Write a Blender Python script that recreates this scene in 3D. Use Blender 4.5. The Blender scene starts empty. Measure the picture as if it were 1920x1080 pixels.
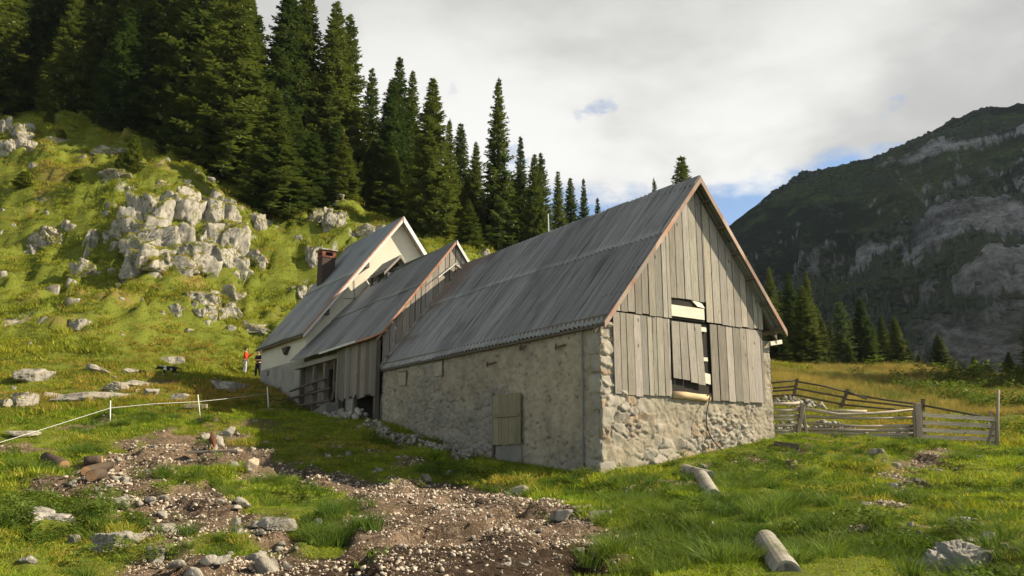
import bpy, math, random
import numpy as np
from mathutils import Vector, Matrix, Quaternion

SC = bpy.context.scene
COL = SC.collection
R = math.radians

# ------------------------------------------------------------------ camera, sky, sun, exposure
FPX, PITCH, EYE = 1550.0, R(11.85), 1.6
cd = bpy.data.cameras.new("camera"); cam = bpy.data.objects.new("camera", cd); COL.objects.link(cam)
cd.sensor_width = 36.0; cd.lens = FPX / 1920 * 36.0; cd.clip_start = 0.1; cd.clip_end = 8000
cam.location = (0, 0, EYE); cam.rotation_euler = (R(90) + PITCH, 0, 0)
SC.camera = cam
SUN_AZ, SUN_EL = R(92), R(34)
SUNV = np.array([math.sin(SUN_AZ) * math.cos(SUN_EL), math.cos(SUN_AZ) * math.cos(SUN_EL), math.sin(SUN_EL)])
ld = bpy.data.lights.new("sun", 'SUN'); sun = bpy.data.objects.new("sun", ld); COL.objects.link(sun)
ld.energy = 5.0; ld.angle = R(0.5); ld.color = (1.0, 0.87, 0.65)
sun.rotation_euler = Vector(SUNV).to_track_quat('Z', 'Y').to_euler(); sun.location = (60, 0, 80)
SC.view_settings.view_transform = 'Standard'; SC.view_settings.look = 'None'
SC.view_settings.exposure = 0.90; SC.view_settings.gamma = 1.0


def ray(px, py):
    x = (px - 960) / FPX; z = -(py - 540) / FPX
    c, s = math.cos(PITCH), math.sin(PITCH)
    v = np.array([x, c - z * s, s + z * c])
    return v / v[1]


def at(px, py, Y):
    r = ray(px, py)
    return np.array([r[0] * Y, Y, EYE + r[2] * Y])


# ------------------------------------------------------------------ node helpers
def nn(nt, t, **kw):
    n = nt.nodes.new(t)
    for k, v in kw.items():
        setattr(n, k, v)
    return n


def setin(nt, sock, v):
    if isinstance(v, bpy.types.NodeSocket):
        nt.links.new(v, sock)
    elif isinstance(v, (tuple, list)) and len(v) == 3 and sock.type == 'RGBA':
        sock.default_value = (*v, 1)
    else:
        sock.default_value = v


def mth(nt, op, a, b=None, c=None, clamp=False):
    n = nn(nt, 'ShaderNodeMath', operation=op); n.use_clamp = clamp
    setin(nt, n.inputs[0], a)
    if b is not None: setin(nt, n.inputs[1], b)
    if c is not None: setin(nt, n.inputs[2], c)
    return n.outputs[0]


def mixc(nt, f, a, b, mode='MIX'):
    n = nn(nt, 'ShaderNodeMix', data_type='RGBA', blend_type=mode)
    setin(nt, n.inputs[0], f); setin(nt, n.inputs[6], a); setin(nt, n.inputs[7], b)
    return n.outputs[2]


def smooth(nt, v, lo, hi, a=0.0, b=1.0):
    n = nn(nt, 'ShaderNodeMapRange'); n.interpolation_type = 'SMOOTHSTEP'
    setin(nt, n.inputs[0], v)
    n.inputs[1].default_value = lo; n.inputs[2].default_value = hi
    n.inputs[3].default_value = a; n.inputs[4].default_value = b
    return n.outputs[0]


def noise(nt, vec, scale, detail=4, rough=0.55, st=None, dist=0.0):
    if st is not None:
        m = nn(nt, 'ShaderNodeMapping'); m.inputs['Scale'].default_value = st
        setin(nt, m.inputs[0], vec); vec = m.outputs[0]
    n = nn(nt, 'ShaderNodeTexNoise')
    setin(nt, n.inputs['Vector'], vec)
    n.inputs['Scale'].default_value = scale; n.inputs['Detail'].default_value = detail
    n.inputs['Roughness'].default_value = rough; n.inputs['Distortion'].default_value = dist
    return n.outputs[0]


# ------------------------------------------------------------------ world: Nishita sky behind a broken cloud deck
W = bpy.data.worlds.new("World"); SC.world = W; W.use_nodes = True
nt = W.node_tree; nt.nodes.clear()
tc = nn(nt, 'ShaderNodeTexCoord'); gen = tc.outputs['Generated']
sky = nn(nt, 'ShaderNodeTexSky', sky_type='NISHITA'); sky.sun_disc = False
sky.sun_elevation = SUN_EL; sky.sun_rotation = SUN_AZ; sky.altitude = 1400; sky.air_density = 1.0; sky.dust_density = 0.6
sepx = nn(nt, 'ShaderNodeSeparateXYZ'); nt.links.new(gen, sepx.inputs[0])
bg_sky = nn(nt, 'ShaderNodeBackground'); nt.links.new(sky.outputs[0], bg_sky.inputs[0]); bg_sky.inputs[1].default_value = 0.105
n1 = noise(nt, gen, 5.0, 6, 0.55, (1, 1, 2.2)); n2 = noise(nt, gen, 2.3, 5, 0.5, (1, 1, 1.9), 0.25); n3 = noise(nt, gen, 13.0, 6, 0.6, (1, 1, 1.8)); n4 = noise(nt, gen, 42.0, 6, 0.65, (1, 1, 1.6))
edge = mth(nt, 'ADD', sepx.outputs[2], mth(nt, 'MULTIPLY', mth(nt, 'SUBTRACT', n1, 0.5), 0.10))
edge = mth(nt, 'ADD', edge, mth(nt, 'MULTIPLY', mth(nt, 'SUBTRACT', n3, 0.5), 0.05))
cover = smooth(nt, edge, 0.304, 0.328)


def hole(px, py, rad, s):
    d = ray(px, py); d = d / np.linalg.norm(d)
    m = nn(nt, 'ShaderNodeVectorMath', operation='DISTANCE'); nt.links.new(gen, m.inputs[0]); m.inputs[1].default_value = tuple(d)
    q = mth(nt, 'ADD', m.outputs['Value'], mth(nt, 'ADD', mth(nt, 'MULTIPLY', mth(nt, 'SUBTRACT', n3, 0.5), rad * 3.2), mth(nt, 'MULTIPLY', mth(nt, 'SUBTRACT', n4, 0.5), rad * 5.5)))
    return smooth(nt, q, -rad * 0.1, rad * 1.25, 1 - s, 1.0)


for h in ((1085, 214, 0.006, 0.3), (1102, 208, 0.007, 0.35), (1120, 202, 0.007, 0.4), (1142, 197, 0.007, 0.4), (1658, 216, 0.006, 0.25), (1674, 203, 0.007, 0.35), (1690, 190, 0.008, 0.45),
          (850, 160, 0.008, 0.25), (955, 300, 0.02, 0.6)):
    cover = mth(nt, 'MULTIPLY', cover, hole(*h))
shade = smooth(nt, mth(nt, 'ADD', mth(nt, 'MULTIPLY', n2, 0.72), mth(nt, 'ADD', mth(nt, 'MULTIPLY', n1, 0.22), mth(nt, 'MULTIPLY', n3, 0.06))), 0.40, 0.60)
shade = mth(nt, 'MULTIPLY', shade, smooth(nt, sepx.outputs[2], 0.72, 0.28, 0.35, 1.0))
ccol = mixc(nt, shade, (0.46, 0.455, 0.44), (0.81, 0.80, 0.77))
ccol = mixc(nt, smooth(nt, mth(nt, 'ADD', sepx.outputs[2], mth(nt, 'MULTIPLY', mth(nt, 'SUBTRACT', n2, 0.5), 0.3)), 0.47, 0.72), ccol, (0.13, 0.13, 0.135))  # zenith above the view darkened to cut ambient and deepen shadows
bg_c = nn(nt, 'ShaderNodeBackground'); nt.links.new(ccol, bg_c.inputs[0]); bg_c.inputs[1].default_value = 0.69
mx = nn(nt, 'ShaderNodeMixShader'); nt.links.new(cover, mx.inputs[0]); nt.links.new(bg_sky.outputs[0], mx.inputs[1]); nt.links.new(bg_c.outputs[0], mx.inputs[2])
wo = nn(nt, 'ShaderNodeOutputWorld'); nt.links.new(mx.outputs[0], wo.inputs[0])

# ------------------------------------------------------------------ numpy noise
rng = np.random.default_rng(7)


def _h(ix, iy, iz, seed):
    h = (ix.astype(np.int64) * 374761393 + iy.astype(np.int64) * 668265263 + iz.astype(np.int64) * 1274126177 + seed * 974711) & 0x7fffffff
    h = ((h ^ (h >> 13)) * 1103515245 + 12345) & 0x7fffffff
    h = ((h ^ (h >> 16)) * 69069 + 1) & 0x7fffffff
    return (h ^ (h >> 11)) / float(0x7fffffff)


def vnoise(x, y, z=0.0, seed=0):
    x, y, z = np.broadcast_arrays(np.asarray(x, float), np.asarray(y, float), np.asarray(z, float))
    ix, iy, iz = np.floor(x), np.floor(y), np.floor(z)
    fx, fy, fz = x - ix, y - iy, z - iz
    fx = fx * fx * (3 - 2 * fx); fy = fy * fy * (3 - 2 * fy); fz = fz * fz * (3 - 2 * fz)
    o = 0
    for a in (0, 1):
        for b_ in (0, 1):
            for c in (0, 1):
                o = o + _h(ix + a, iy + b_, iz + c, seed) * (fx if a else 1 - fx) * (fy if b_ else 1 - fy) * (fz if c else 1 - fz)
    return o * 2 - 1


def fbm(x, y, z=0.0, oct=4, seed=0, gain=0.5):
    o, a, s = 0, 1.0, 1.0
    for i in range(oct):
        o = o + a * vnoise(np.asarray(x) * s + 17.3 * i, np.asarray(y) * s - 9.1 * i, np.asarray(z) * s + 3.7 * i, seed + i)
        a *= gain; s *= 2.03
    return o


def voro(x, y, seed=0, jit=0.9):
    ix, iy = np.floor(x), np.floor(y)
    f1 = np.full(x.shape, 9.0); f2 = np.full(x.shape, 9.0); idv = np.zeros(x.shape); ox = np.zeros(x.shape); oy = np.zeros(x.shape)
    for a in (-1, 0, 1):
        for b_ in (-1, 0, 1):
            cx, cy = ix + a, iy + b_
            z0 = np.zeros_like(cx)
            px = cx + 0.5 + jit * (_h(cx, cy, z0, seed) - 0.5); py = cy + 0.5 + jit * (_h(cx, cy, z0 + 1, seed) - 0.5)
            d = np.hypot(x - px, y - py) * (0.8 + 0.45 * _h(cx, cy, z0 + 3, seed))
            idn = _h(cx, cy, z0 + 2, seed)
            m = d < f1
            f2 = np.where(m, f1, np.minimum(f2, d)); idv = np.where(m, idn, idv); ox = np.where(m, x - px, ox); oy = np.where(m, y - py, oy); f1 = np.where(m, d, f1)
    return f1, f2, idv, ox, oy


def sst(x, a, b_):
    t = np.clip((np.asarray(x, float) - a) / (b_ - a), 0, 1)
    return t * t * (3 - 2 * t)


# ------------------------------------------------------------------ mesh and object helpers
def mesh_np(name, V, F, mat, C=None, attrs=None, shade=False):
    V = np.asarray(V, np.float32); F = np.asarray(F, np.int32)
    me = bpy.data.meshes.new(name)
    n, k = F.shape
    me.vertices.add(len(V)); me.vertices.foreach_set('co', V.ravel())
    me.loops.add(n * k); me.loops.foreach_set('vertex_index', F.ravel())
    me.polygons.add(n); me.polygons.foreach_set('loop_start', np.arange(0, n * k, k, dtype=np.int32))
    me.update(calc_edges=True); me.validate()
    if C is not None:
        a = me.color_attributes.new('Col', 'FLOAT_COLOR', 'POINT')
        c4 = np.ones((len(V), 4), np.float32); c4[:, :3] = C
        a.data.foreach_set('color', c4.ravel())
    for an, av in (attrs or {}).items():
        a = me.attributes.new(an, 'FLOAT', 'POINT'); a.data.foreach_set('value', np.asarray(av, np.float32))
    if shade:
        me.polygons.foreach_set('use_smooth', np.ones(n, bool))
    me.materials.append(mat)
    return me


def grid_faces(nr, nc):
    i = np.arange(nr * nc).reshape(nr, nc)
    return np.stack([i[:-1, :-1], i[:-1, 1:], i[1:, 1:], i[1:, :-1]], -1).reshape(-1, 4)


def link(name, data, parent=None, label=None, cat=None, group=None, kind=None, loc=None, rot=None, scale=None):
    o = bpy.data.objects.new(name, data); COL.objects.link(o)
    if parent is not None: o.parent = parent
    if label: o['label'] = label
    if cat: o['category'] = cat
    if group: o['group'] = group
    if kind: o['kind'] = kind
    if loc is not None: o.location = loc
    if rot is not None: o.rotation_euler = rot
    if scale is not None: o.scale = scale
    return o


def thing(name, label, cat, loc=(0, 0, 0), rz=0.0, group=None):
    return link(name, None, None, label, cat, group, None, tuple(float(q) for q in loc), (0, 0, rz))


class MB:
    """collects boxes, bars and panels with a tint per piece; build() links them as one mesh object"""
    def __init__(s): s.v, s.f, s.c = [], [], []

    def add(s, verts, faces, tint=1.0):
        b0 = len(s.v)
        s.v += [tuple(map(float, q)) for q in verts]
        s.f += [tuple(b0 + i for i in q) for q in faces]
        t = (tint,) * 3 if isinstance(tint, (int, float)) else tint
        s.c += [t] * len(verts)

    def prism(s, poly, depth, tint=1.0):
        """poly: 3d points of a planar outline, depth: extrusion vector"""
        n = len(poly); p = [np.array(q, float) for q in poly]; d = np.array(depth, float)
        nrm = np.zeros(3)
        for i in range(n): nrm += np.cross(p[i] - p[0], p[(i + 1) % n] - p[0])
        if nrm @ d > 0: p = p[::-1]
        V = p + [q + d for q in p]
        F = [tuple(range(n)), tuple(range(2 * n - 1, n - 1, -1))] + [((i + 1) % n, i, n + i, n + (i + 1) % n) for i in range(n)]
        s.add(V, F, tint)

    def box(s, x0, x1, y0, y1, z0, z1, tint=1.0):
        s.prism([(x0, y0, z0), (x1, y0, z0), (x1, y1, z0), (x0, y1, z0)], (0, 0, z1 - z0), tint)

    def bar(s, a, b, w, h, tint=1.0, up=(0, 0, 1), jit=0.0):
        a, b = np.array(a, float), np.array(b, float); d = b - a; d = d / np.linalg.norm(d)
        u = np.array(up, float); x = np.cross(d, u)
        if np.linalg.norm(x) < 1e-4: x = np.cross(d, (0, 1, 0))
        x /= np.linalg.norm(x); y = np.cross(x, d)
        s.prism([a - x * w / 2 - y * h / 2, a + x * w / 2 - y * h / 2, a + x * w / 2 + y * h / 2, a - x * w / 2 + y * h / 2], b - a, tint)

    def tube(s, pts, rad, n=8, tint=1.0, caps=True):
        pts = [np.array(p, float) for p in pts]
        if not hasattr(rad, '__len__'): rad = [rad] * len(pts)
        V, F = [], []
        ux = None
        for i, p in enumerate(pts):
            d = pts[min(i + 1, len(pts) - 1)] - pts[max(i - 1, 0)]; d /= max(np.linalg.norm(d), 1e-9)
            if ux is None:
                ux = np.cross(d, (0, 0, 1) if abs(d[2]) < .9 else (1, 0, 0))
            ux = ux - d * (ux @ d); ux /= np.linalg.norm(ux); uy = np.cross(d, ux)
            for k in range(n):
                q = 2 * math.pi * k / n
                V.append(p + rad[i] * (math.cos(q) * ux + math.sin(q) * uy))
        for i in range(len(pts) - 1):
            for k in range(n):
                F.append((i * n + k, i * n + (k + 1) % n, (i + 1) * n + (k + 1) % n, (i + 1) * n + k))
        if caps:
            F.append(tuple(range(n - 1, -1, -1))); F.append(tuple((len(pts) - 1) * n + k for k in range(n)))
        s.add(V, F, tint)

    def build(s, name, mat, parent=None, off=(0, 0, 0), smooth=False, bevel=0.0, **kw):
        me = bpy.data.meshes.new(name)
        me.from_pydata([tuple(np.array(q) - np.array(off)) for q in s.v], [], s.f)
        a = me.color_attributes.new('Col', 'FLOAT_COLOR', 'POINT')
        c4 = np.ones((len(s.v), 4), np.float32); c4[:, :3] = np.array(s.c); a.data.foreach_set('color', c4.ravel())
        if smooth: me.polygons.foreach_set('use_smooth', np.ones(len(me.polygons), bool))
        me.materials.append(mat)
        o = link(name, me, parent, **kw)
        if bevel:
            m = o.modifiers.new('bevel', 'BEVEL'); m.width = bevel; m.segments = 1; m.limit_method = 'ANGLE'
        return o


def ico(sub):
    import bmesh
    bm = bmesh.new(); bmesh.ops.create_icosphere(bm, subdivisions=sub, radius=1.0)
    V = np.array([v.co[:] for v in bm.verts]); F = np.array([[v.index for v in f.verts] for f in bm.faces]); bm.free()
    return V, F


# ------------------------------------------------------------------ materials
def new_mat(name):
    m = bpy.data.materials.new(name); m.use_nodes = True
    nt = m.node_tree; nt.nodes.clear()
    out = nn(nt, 'ShaderNodeOutputMaterial'); b = nn(nt, 'ShaderNodeBsdfPrincipled'); nt.links.new(b.outputs[0], out.inputs[0])
    b.inputs['Specular IOR Level'].default_value = 0.25
    tc = nn(nt, 'ShaderNodeTexCoord')
    return m, nt, b, tc.outputs['Object'], out


def col_attr(nt):
    a = nn(nt, 'ShaderNodeVertexColor'); a.layer_name = 'Col'
    return a.outputs[0]


def bump(nt, b, h, strength, dist):
    n = nn(nt, 'ShaderNodeBump'); n.inputs['Strength'].default_value = strength; n.inputs['Distance'].default_value = dist
    setin(nt, n.inputs['Height'], h); nt.links.new(n.outputs[0], b.inputs['Normal'])


def mat_plain(name, c1, c2, scale=3.0, st=None, rough=0.9, bs=0.4, bd=0.02, bscale=None, tint=True, metal=0.0, spots=None, detail=6):
    m, nt, b, oc, _ = new_mat(name)
    n = noise(nt, oc, scale, detail, 0.6, st)
    c = mixc(nt, smooth(nt, n, 0.3, 0.7), c1, c2)
    if spots:
        n2 = noise(nt, oc, spots[0], 4, 0.6, spots[3] if len(spots) > 3 else None)
        c = mixc(nt, smooth(nt, n2, spots[2], spots[2] + 0.12), c, spots[1])
    if tint: c = mixc(nt, 1.0, c, col_attr(nt), 'MULTIPLY')
    nt.links.new(c, b.inputs['Base Color'])
    b.inputs['Roughness'].default_value = rough; b.inputs['Metallic'].default_value = metal
    if bs:
        bump(nt, b, noise(nt, oc, bscale or scale * 4, 5, 0.65, st), bs, bd)
    return m


def mat_wood(name, c1, c2, axis_st, rough=0.85, dark=(0.05, 0.04, 0.03)):
    m, nt, b, oc, _ = new_mat(name)
    g = noise(nt, oc, 7.0, 6, 0.65, axis_st, 0.6)
    g2 = noise(nt, oc, 1.1, 3, 0.5)
    c = mixc(nt, smooth(nt, g, 0.3, 0.68), c1, c2)
    c = mixc(nt, smooth(nt, g2, 0.52, 0.8, 0.0, 0.6), c, tuple(0.55 * q for q in c1))
    g3 = noise(nt, oc, 26.0, 3, 0.6, axis_st)
    c = mixc(nt, smooth(nt, g3, 0.56, 0.72, 0.0, 0.75), c, dark)
    k = nn(nt, 'ShaderNodeTexVoronoi'); k.inputs['Scale'].default_value = 2.6
    mp = nn(nt, 'ShaderNodeMapping'); mp.inputs['Scale'].default_value = tuple(1.0 if q > 1 else 0.55 for q in axis_st)
    nt.links.new(oc, mp.inputs[0]); nt.links.new(mp.outputs[0], k.inputs['Vector'])
    c = mixc(nt, smooth(nt, k.outputs['Distance'], 0.10, 0.05, 0.0, 0.75), c, dark)
    c = mixc(nt, 1.0, c, col_attr(nt), 'MULTIPLY')
    nt.links.new(c, b.inputs['Base Color']); b.inputs['Roughness'].default_value = rough
    bump(nt, b, g3, 0.5, 0.006)
    return m


def mat_leaf(name, c1, c2, c3=None, trans=0.35, pscale=0.35, rnd=0.35, rough=0.6, attr=False):
    """thin leaf, blade or needle spray: diffuse plus translucent, hue varied by place and by instance"""
    m, nt, b, oc, out = new_mat(name)
    geo = nn(nt, 'ShaderNodeNewGeometry'); oi = nn(nt, 'ShaderNodeObjectInfo')
    n = noise(nt, geo.outputs['Position'], pscale, 4, 0.6)
    f = mth(nt, 'ADD', smooth(nt, n, 0.34, 0.66), mth(nt, 'MULTIPLY', mth(nt, 'SUBTRACT', oi.outputs['Random'], 0.5), rnd * 2), clamp=True)
    c = mixc(nt, f, c1, c2)
    if c3 is not None:
        n2 = noise(nt, geo.outputs['Position'], pscale * 0.45, 3, 0.6)
        q = mth(nt, 'ADD', n2, mth(nt, 'MULTIPLY', mth(nt, 'SUBTRACT', oi.outputs['Random'], 0.5), 0.25))
        c = mixc(nt, smooth(nt, q, 0.54, 0.68), c, c3)
    if attr: c = mixc(nt, 1.0, c, col_attr(nt), 'MULTIPLY')
    nt.links.new(c, b.inputs['Base Color']); b.inputs['Roughness'].default_value = rough
    tr = nn(nt, 'ShaderNodeBsdfTranslucent'); nt.links.new(mixc(nt, 1.0, c, (1.0, 1.0, 0.6), 'MULTIPLY'), tr.inputs[0])
    mx = nn(nt, 'ShaderNodeMixShader'); mx.inputs[0].default_value = trans
    nt.links.new(b.outputs[0], mx.inputs[1]); nt.links.new(tr.outputs[0], mx.inputs[2]); nt.links.new(mx.outputs[0], out.inputs[0])
    return m


MT = {}
MT['board'] = mat_wood('weathered_board', (0.36, 0.33, 0.285), (0.19, 0.17, 0.145), (11, 11, 0.3))
MT['board_dark'] = mat_wood('old_dark_board', (0.21, 0.175, 0.14), (0.12, 0.10, 0.08), (9, 9, 0.35))
MT['rail'] = mat_wood('grey_rail_wood', (0.47, 0.40, 0.31), (0.27, 0.225, 0.17), (0.4, 4, 4))
MT['rail_dark'] = mat_wood('dark_rail_wood', (0.15, 0.12, 0.09), (0.09, 0.07, 0.055), (0.4, 4, 4))
MT['post'] = mat_wood('grey_post_wood', (0.33, 0.28, 0.22), (0.2, 0.165, 0.13), (9, 9, 0.4))
MT['newwood'] = mat_wood('pale_peeled_log', (0.62, 0.47, 0.28), (0.50, 0.36, 0.2), (0.4, 5, 5), dark=(0.2, 0.13, 0.07))
MT['paleboard'] = mat_wood('pale_sawn_board', (0.72, 0.66, 0.55), (0.58, 0.52, 0.42), (0.4, 6, 6), dark=(0.25, 0.2, 0.15))
MT['dark'] = mat_plain('painted_dark_interior', (0.02, 0.018, 0.015), (0.03, 0.026, 0.02), bs=0)  # near-black colour standing in for unlit interiors
MT['masonry'] = mat_plain('limestone_masonry', (0.98, 0.96, 0.93), (0.72, 0.70, 0.67), 2.2, rough=0.95, bs=0.9, bd=0.02, bscale=22, spots=(30, (0.45, 0.42, 0.38), 0.62))
MT['cream'] = mat_plain('cream_render', (0.62, 0.575, 0.47), (0.56, 0.52, 0.425), 1.2, rough=0.9, bs=0.25, bd=0.01, bscale=40, spots=(0.9, (0.52, 0.48, 0.39), 0.58, (2, 2, 0.5)))
MT['cement'] = mat_plain('grey_cement_render', (0.23, 0.215, 0.19), (0.32, 0.30, 0.26), 1.4, rough=0.95, bs=0.4, bd=0.01, bscale=25)
MT['rust'] = mat_plain('rusty_trim', (0.33, 0.135, 0.075), (0.42, 0.25, 0.17), 5, rough=0.8, bs=0.2, bd=0.005)
MT['white_trim'] = mat_plain('white_painted_board', (0.72, 0.71, 0.68), (0.60, 0.585, 0.55), 4, (1, 1, 3), rough=0.7, bs=0.2, bd=0.004)
MT['brick'] = mat_plain('dark_chimney_brick', (0.075, 0.052, 0.042), (0.055, 0.042, 0.036), 6, rough=0.9, bs=0.5, bd=0.01)
MT['brick_red'] = mat_plain('red_chimney_brick', (0.22, 0.085, 0.055), (0.15, 0.06, 0.045), 8, rough=0.9, bs=0.5, bd=0.01)
MT['concrete'] = mat_plain('old_concrete', (0.38, 0.35, 0.30), (0.25, 0.225, 0.185), 5, rough=0.95, bs=0.7, bd=0.015, bscale=24, spots=(3, (0.14, 0.12, 0.075), 0.53))
MT['plastic_white'] = mat_plain('white_plastic', (0.75, 0.75, 0.73), (0.68, 0.68, 0.66), 8, rough=0.5, bs=0)
MT['hose'] = mat_plain('black_hose', (0.02, 0.02, 0.02), (0.03, 0.03, 0.03), 8, rough=0.5, bs=0)
MT['conduit'] = mat_plain('grey_conduit', (0.16, 0.17, 0.17), (0.2, 0.2, 0.2), 8, rough=0.6, bs=0)
MT['iron'] = mat_plain('rusty_iron', (0.08, 0.05, 0.04), (0.12, 0.07, 0.05), 8, rough=0.8, bs=0)
MT['log'] = mat_wood('dark_log_bark', (0.12, 0.085, 0.06), (0.06, 0.045, 0.033), (3, 3, 3))
MT['logend'] = mat_plain('cut_log_end', (0.42, 0.25, 0.13), (0.30, 0.17, 0.09), 6, bs=0.3)
MT['bark'] = mat_plain('spruce_bark', (0.12, 0.09, 0.07), (0.07, 0.055, 0.045), 3, (6, 6, 1), bs=0.6, bd=0.03)
# ------------------------------------------------------------------ terrain
CP = [(-400, 1080, 8.6), (0, 1080, 8.5), (480, 1080, 8.6), (960, 1080, 8.6), (1440, 1080, 8.4), (1920, 1080, 8.2), (2350, 1080, 8.2),
      (0, 1000, 11.4), (400, 1000, 11.8), (960, 1000, 11.6), (1440, 990, 11.4), (1900, 985, 11.2),
      (0, 900, 16.5), (150, 890, 18), (420, 935, 16.0), (900, 960, 14.4), (700, 905, 20.3), (846, 920, 19.4), (573, 912, 19.6), (960, 935, 17.6), (800, 870, 23.0),
      (1100, 893, 20), (1441, 822, 23.7), (887, 850, 25.1), (735, 787, 30.4), (560, 775, 36), (497, 717, 42.5), (540, 735, 40),
      (373, 783, 31), (207, 785, 29), (502, 765, 35), (0, 835, 24), (150, 740, 36), (0, 760, 33), (-200, 780, 30), (320, 705, 44), (462, 705, 52),
      (0, 600, 52), (150, 600, 52), (300, 612, 54), (430, 600, 58), (-250, 600, 52), (0, 450, 64), (200, 500, 60), (330, 520, 58.5), (330, 400, 63.5),
      (0, 300, 76), (200, 300, 76), (330, 330, 74), (0, 225, 86), (200, 225, 86), (430, 350, 80), (-300, 250, 82),
      (530, 412, 72), (640, 440, 70), (640, 400, 76), (700, 420, 75), (870, 485, 72), (560, 560, 62), (480, 520, 63),
      (1497, 822, 29), (1722, 836, 29.5), (1870, 838, 29), (1960, 835, 29), (2200, 850, 28), (1660, 900, 19.5), (1900, 905, 19),
      (1490, 757, 41), (1590, 768, 40), (1700, 790, 38), (1460, 697, 66), (1700, 693, 70), (1920, 725, 60), (1450, 700, 90), (1700, 700, 95), (2000, 725, 90),
      (900, 480, 110), (1100, 520, 110), (500, 330, 112), (0, 120, 112), (1300, 600, 110), (1500, 692, 120), (1900, 705, 120), (-400, 120, 112), (2300, 730, 100)]
PTS = np.array([at(*c) for c in CP] + [np.array(q, float) for q in ((0, 0, 0.0), (-14, 0, 0.3), (14, 0, 0.0), (0, -8, -0.5), (-30, 0, 1.5), (30, 0, 0.3), (0, 4, .2), (-8, 4, .3), (8, 4, .1))])
SCL = 0.05


def _tps(d2):
    return 0.5 * d2 * np.log(d2 + 1e-9)


_P = PTS[:, :2] * SCL; _n = len(_P)
_K = _tps(((_P[:, None] - _P[None]) ** 2).sum(-1)) + np.eye(_n) * 0.004
_A = np.zeros((_n + 3, _n + 3)); _A[:_n, :_n] = _K; _A[:_n, _n] = 1; _A[:_n, _n + 1:] = _P; _A[_n, :_n] = 1; _A[_n + 1:, :_n] = _P.T
_w = np.linalg.solve(_A, np.concatenate([PTS[:, 2], np.zeros(3)]))
BA = at(1121, 600, 20.2)[:2]; BYAW = R(34)
BT = np.array([math.cos(BYAW), math.sin(BYAW)]); BB = np.array([-math.sin(BYAW), math.cos(BYAW)])


def uv_of(x, y):
    dx, dy = x - BA[0], y - BA[1]
    return dx * BT[0] + dy * BT[1], dx * BB[0] + dy * BB[1]


def base_h(x, y):
    x = np.asarray(x, float); y = np.asarray(y, float)
    r = np.hypot(x, y); lim = 118.0
    k = np.where(r > lim, lim / np.maximum(r, 1e-6), 1.0)
    X, Y = (x * k).ravel() * SCL, (y * k).ravel() * SCL
    X = np.maximum(X, -130 * SCL); Y = np.maximum(Y, -14 * SCL)
    o = np.full(X.shape, _w[_n]) + _w[_n + 1] * X + _w[_n + 2] * Y
    for i in range(_n):
        o = o + _w[i] * _tps((X - _P[i, 0]) ** 2 + (Y - _P[i, 1]) ** 2)
    o = o.reshape(x.shape)
    far = np.maximum(r - lim, 0)
    left = sst(-x / np.maximum(y, 1), -0.35, 0.25)
    return o + np.minimum(far, 260) * 0.42 * left * (y > 0)


def hillmask(x, y):
    return sst(base_h(x, y), 6.5, 10.5) * sst(-x + 0.18 * y, 2, 12)


def H(x, y):
    x = np.asarray(x, float); y = np.asarray(y, float)
    z = base_h(x, y)
    r = np.hypot(x, y)
    hm = sst(z, 6.0, 11.0) * sst(-x + 0.22 * y, 0, 10)
    u, v = uv_of(x, y)
    calm = 1 - sst(u, -1.6, -0.2) * sst(-u, -11, -8) * sst(v, -1.2, 0) * sst(-v, -30, -28)
    d = 0.10 * fbm(x * 0.9, y * 0.9, 0, 3, 11) + 0.05 * fbm(x * 2.7, y * 2.7, 0, 2, 12)
    d = d * (0.35 + 0.65 * sst(r, 10, 30)) + (0.20 * sst(fbm(x * 1.15, y * 0.95, 0, 3, 14), -.15, .3) - .07) * sst(r, 40, 30)
    hum = np.abs(fbm(x * 0.42 + 4, y * 0.36, z * 0.3, 3, 21))
    ter = fbm(x * 0.16, y * 0.16, 0, 3, 31)
    d = d + hm * (0.9 * ter + 0.75 * (hum - 0.45) + 0.65 * sst(fbm(x * .8, y * .6, z * .5, 3, 41), -.1, .22) + .1 * fbm(x * 2.2, y * 2.2, z, 2, 43))
    lump = fbm(z * 0.55 + fbm(x * .1, y * .1, 0, 2, 55) * 1.5, x * 0.09, 0, 2, 51)
    return z + calm * d + hm * 0.55 * lump


def ground_px(px, py, y0=5.0, y1=135.0):
    r = ray(px, py); Ys = np.linspace(y0, y1, 2600)
    z = EYE + r[2] * Ys; g = H(r[0] * Ys, Ys)
    k = np.argmax(z < g)
    if not (z < g).any(): k = -1
    return np.array([r[0] * Ys[k], Ys[k], float(g[k])])


def poly_world(pts):
    return np.array([ground_px(*p)[:2] for p in pts])


def inside(x, y, poly):
    c = np.zeros(x.shape, bool); n = len(poly)
    for i in range(n):
        x0, y0 = poly[i]; x1, y1 = poly[(i + 1) % n]
        m = ((y0 > y) != (y1 > y)) & (x < (x1 - x0) * (y - y0) / (y1 - y0 + 1e-12) + x0)
        c ^= m
    return c


def dist_poly(x, y, poly):
    d = np.full(x.shape, 1e9); n = len(poly)
    for i in range(n):
        a = poly[i]; b_ = poly[(i + 1) % n]; e = b_ - a
        t = np.clip(((x - a[0]) * e[0] + (y - a[1]) * e[1]) / (e @ e + 1e-12), 0, 1)
        d = np.minimum(d, np.hypot(x - a[0] - t * e[0], y - a[1] - t * e[1]))
    return np.where(inside(x, y, poly), d, -d)


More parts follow.
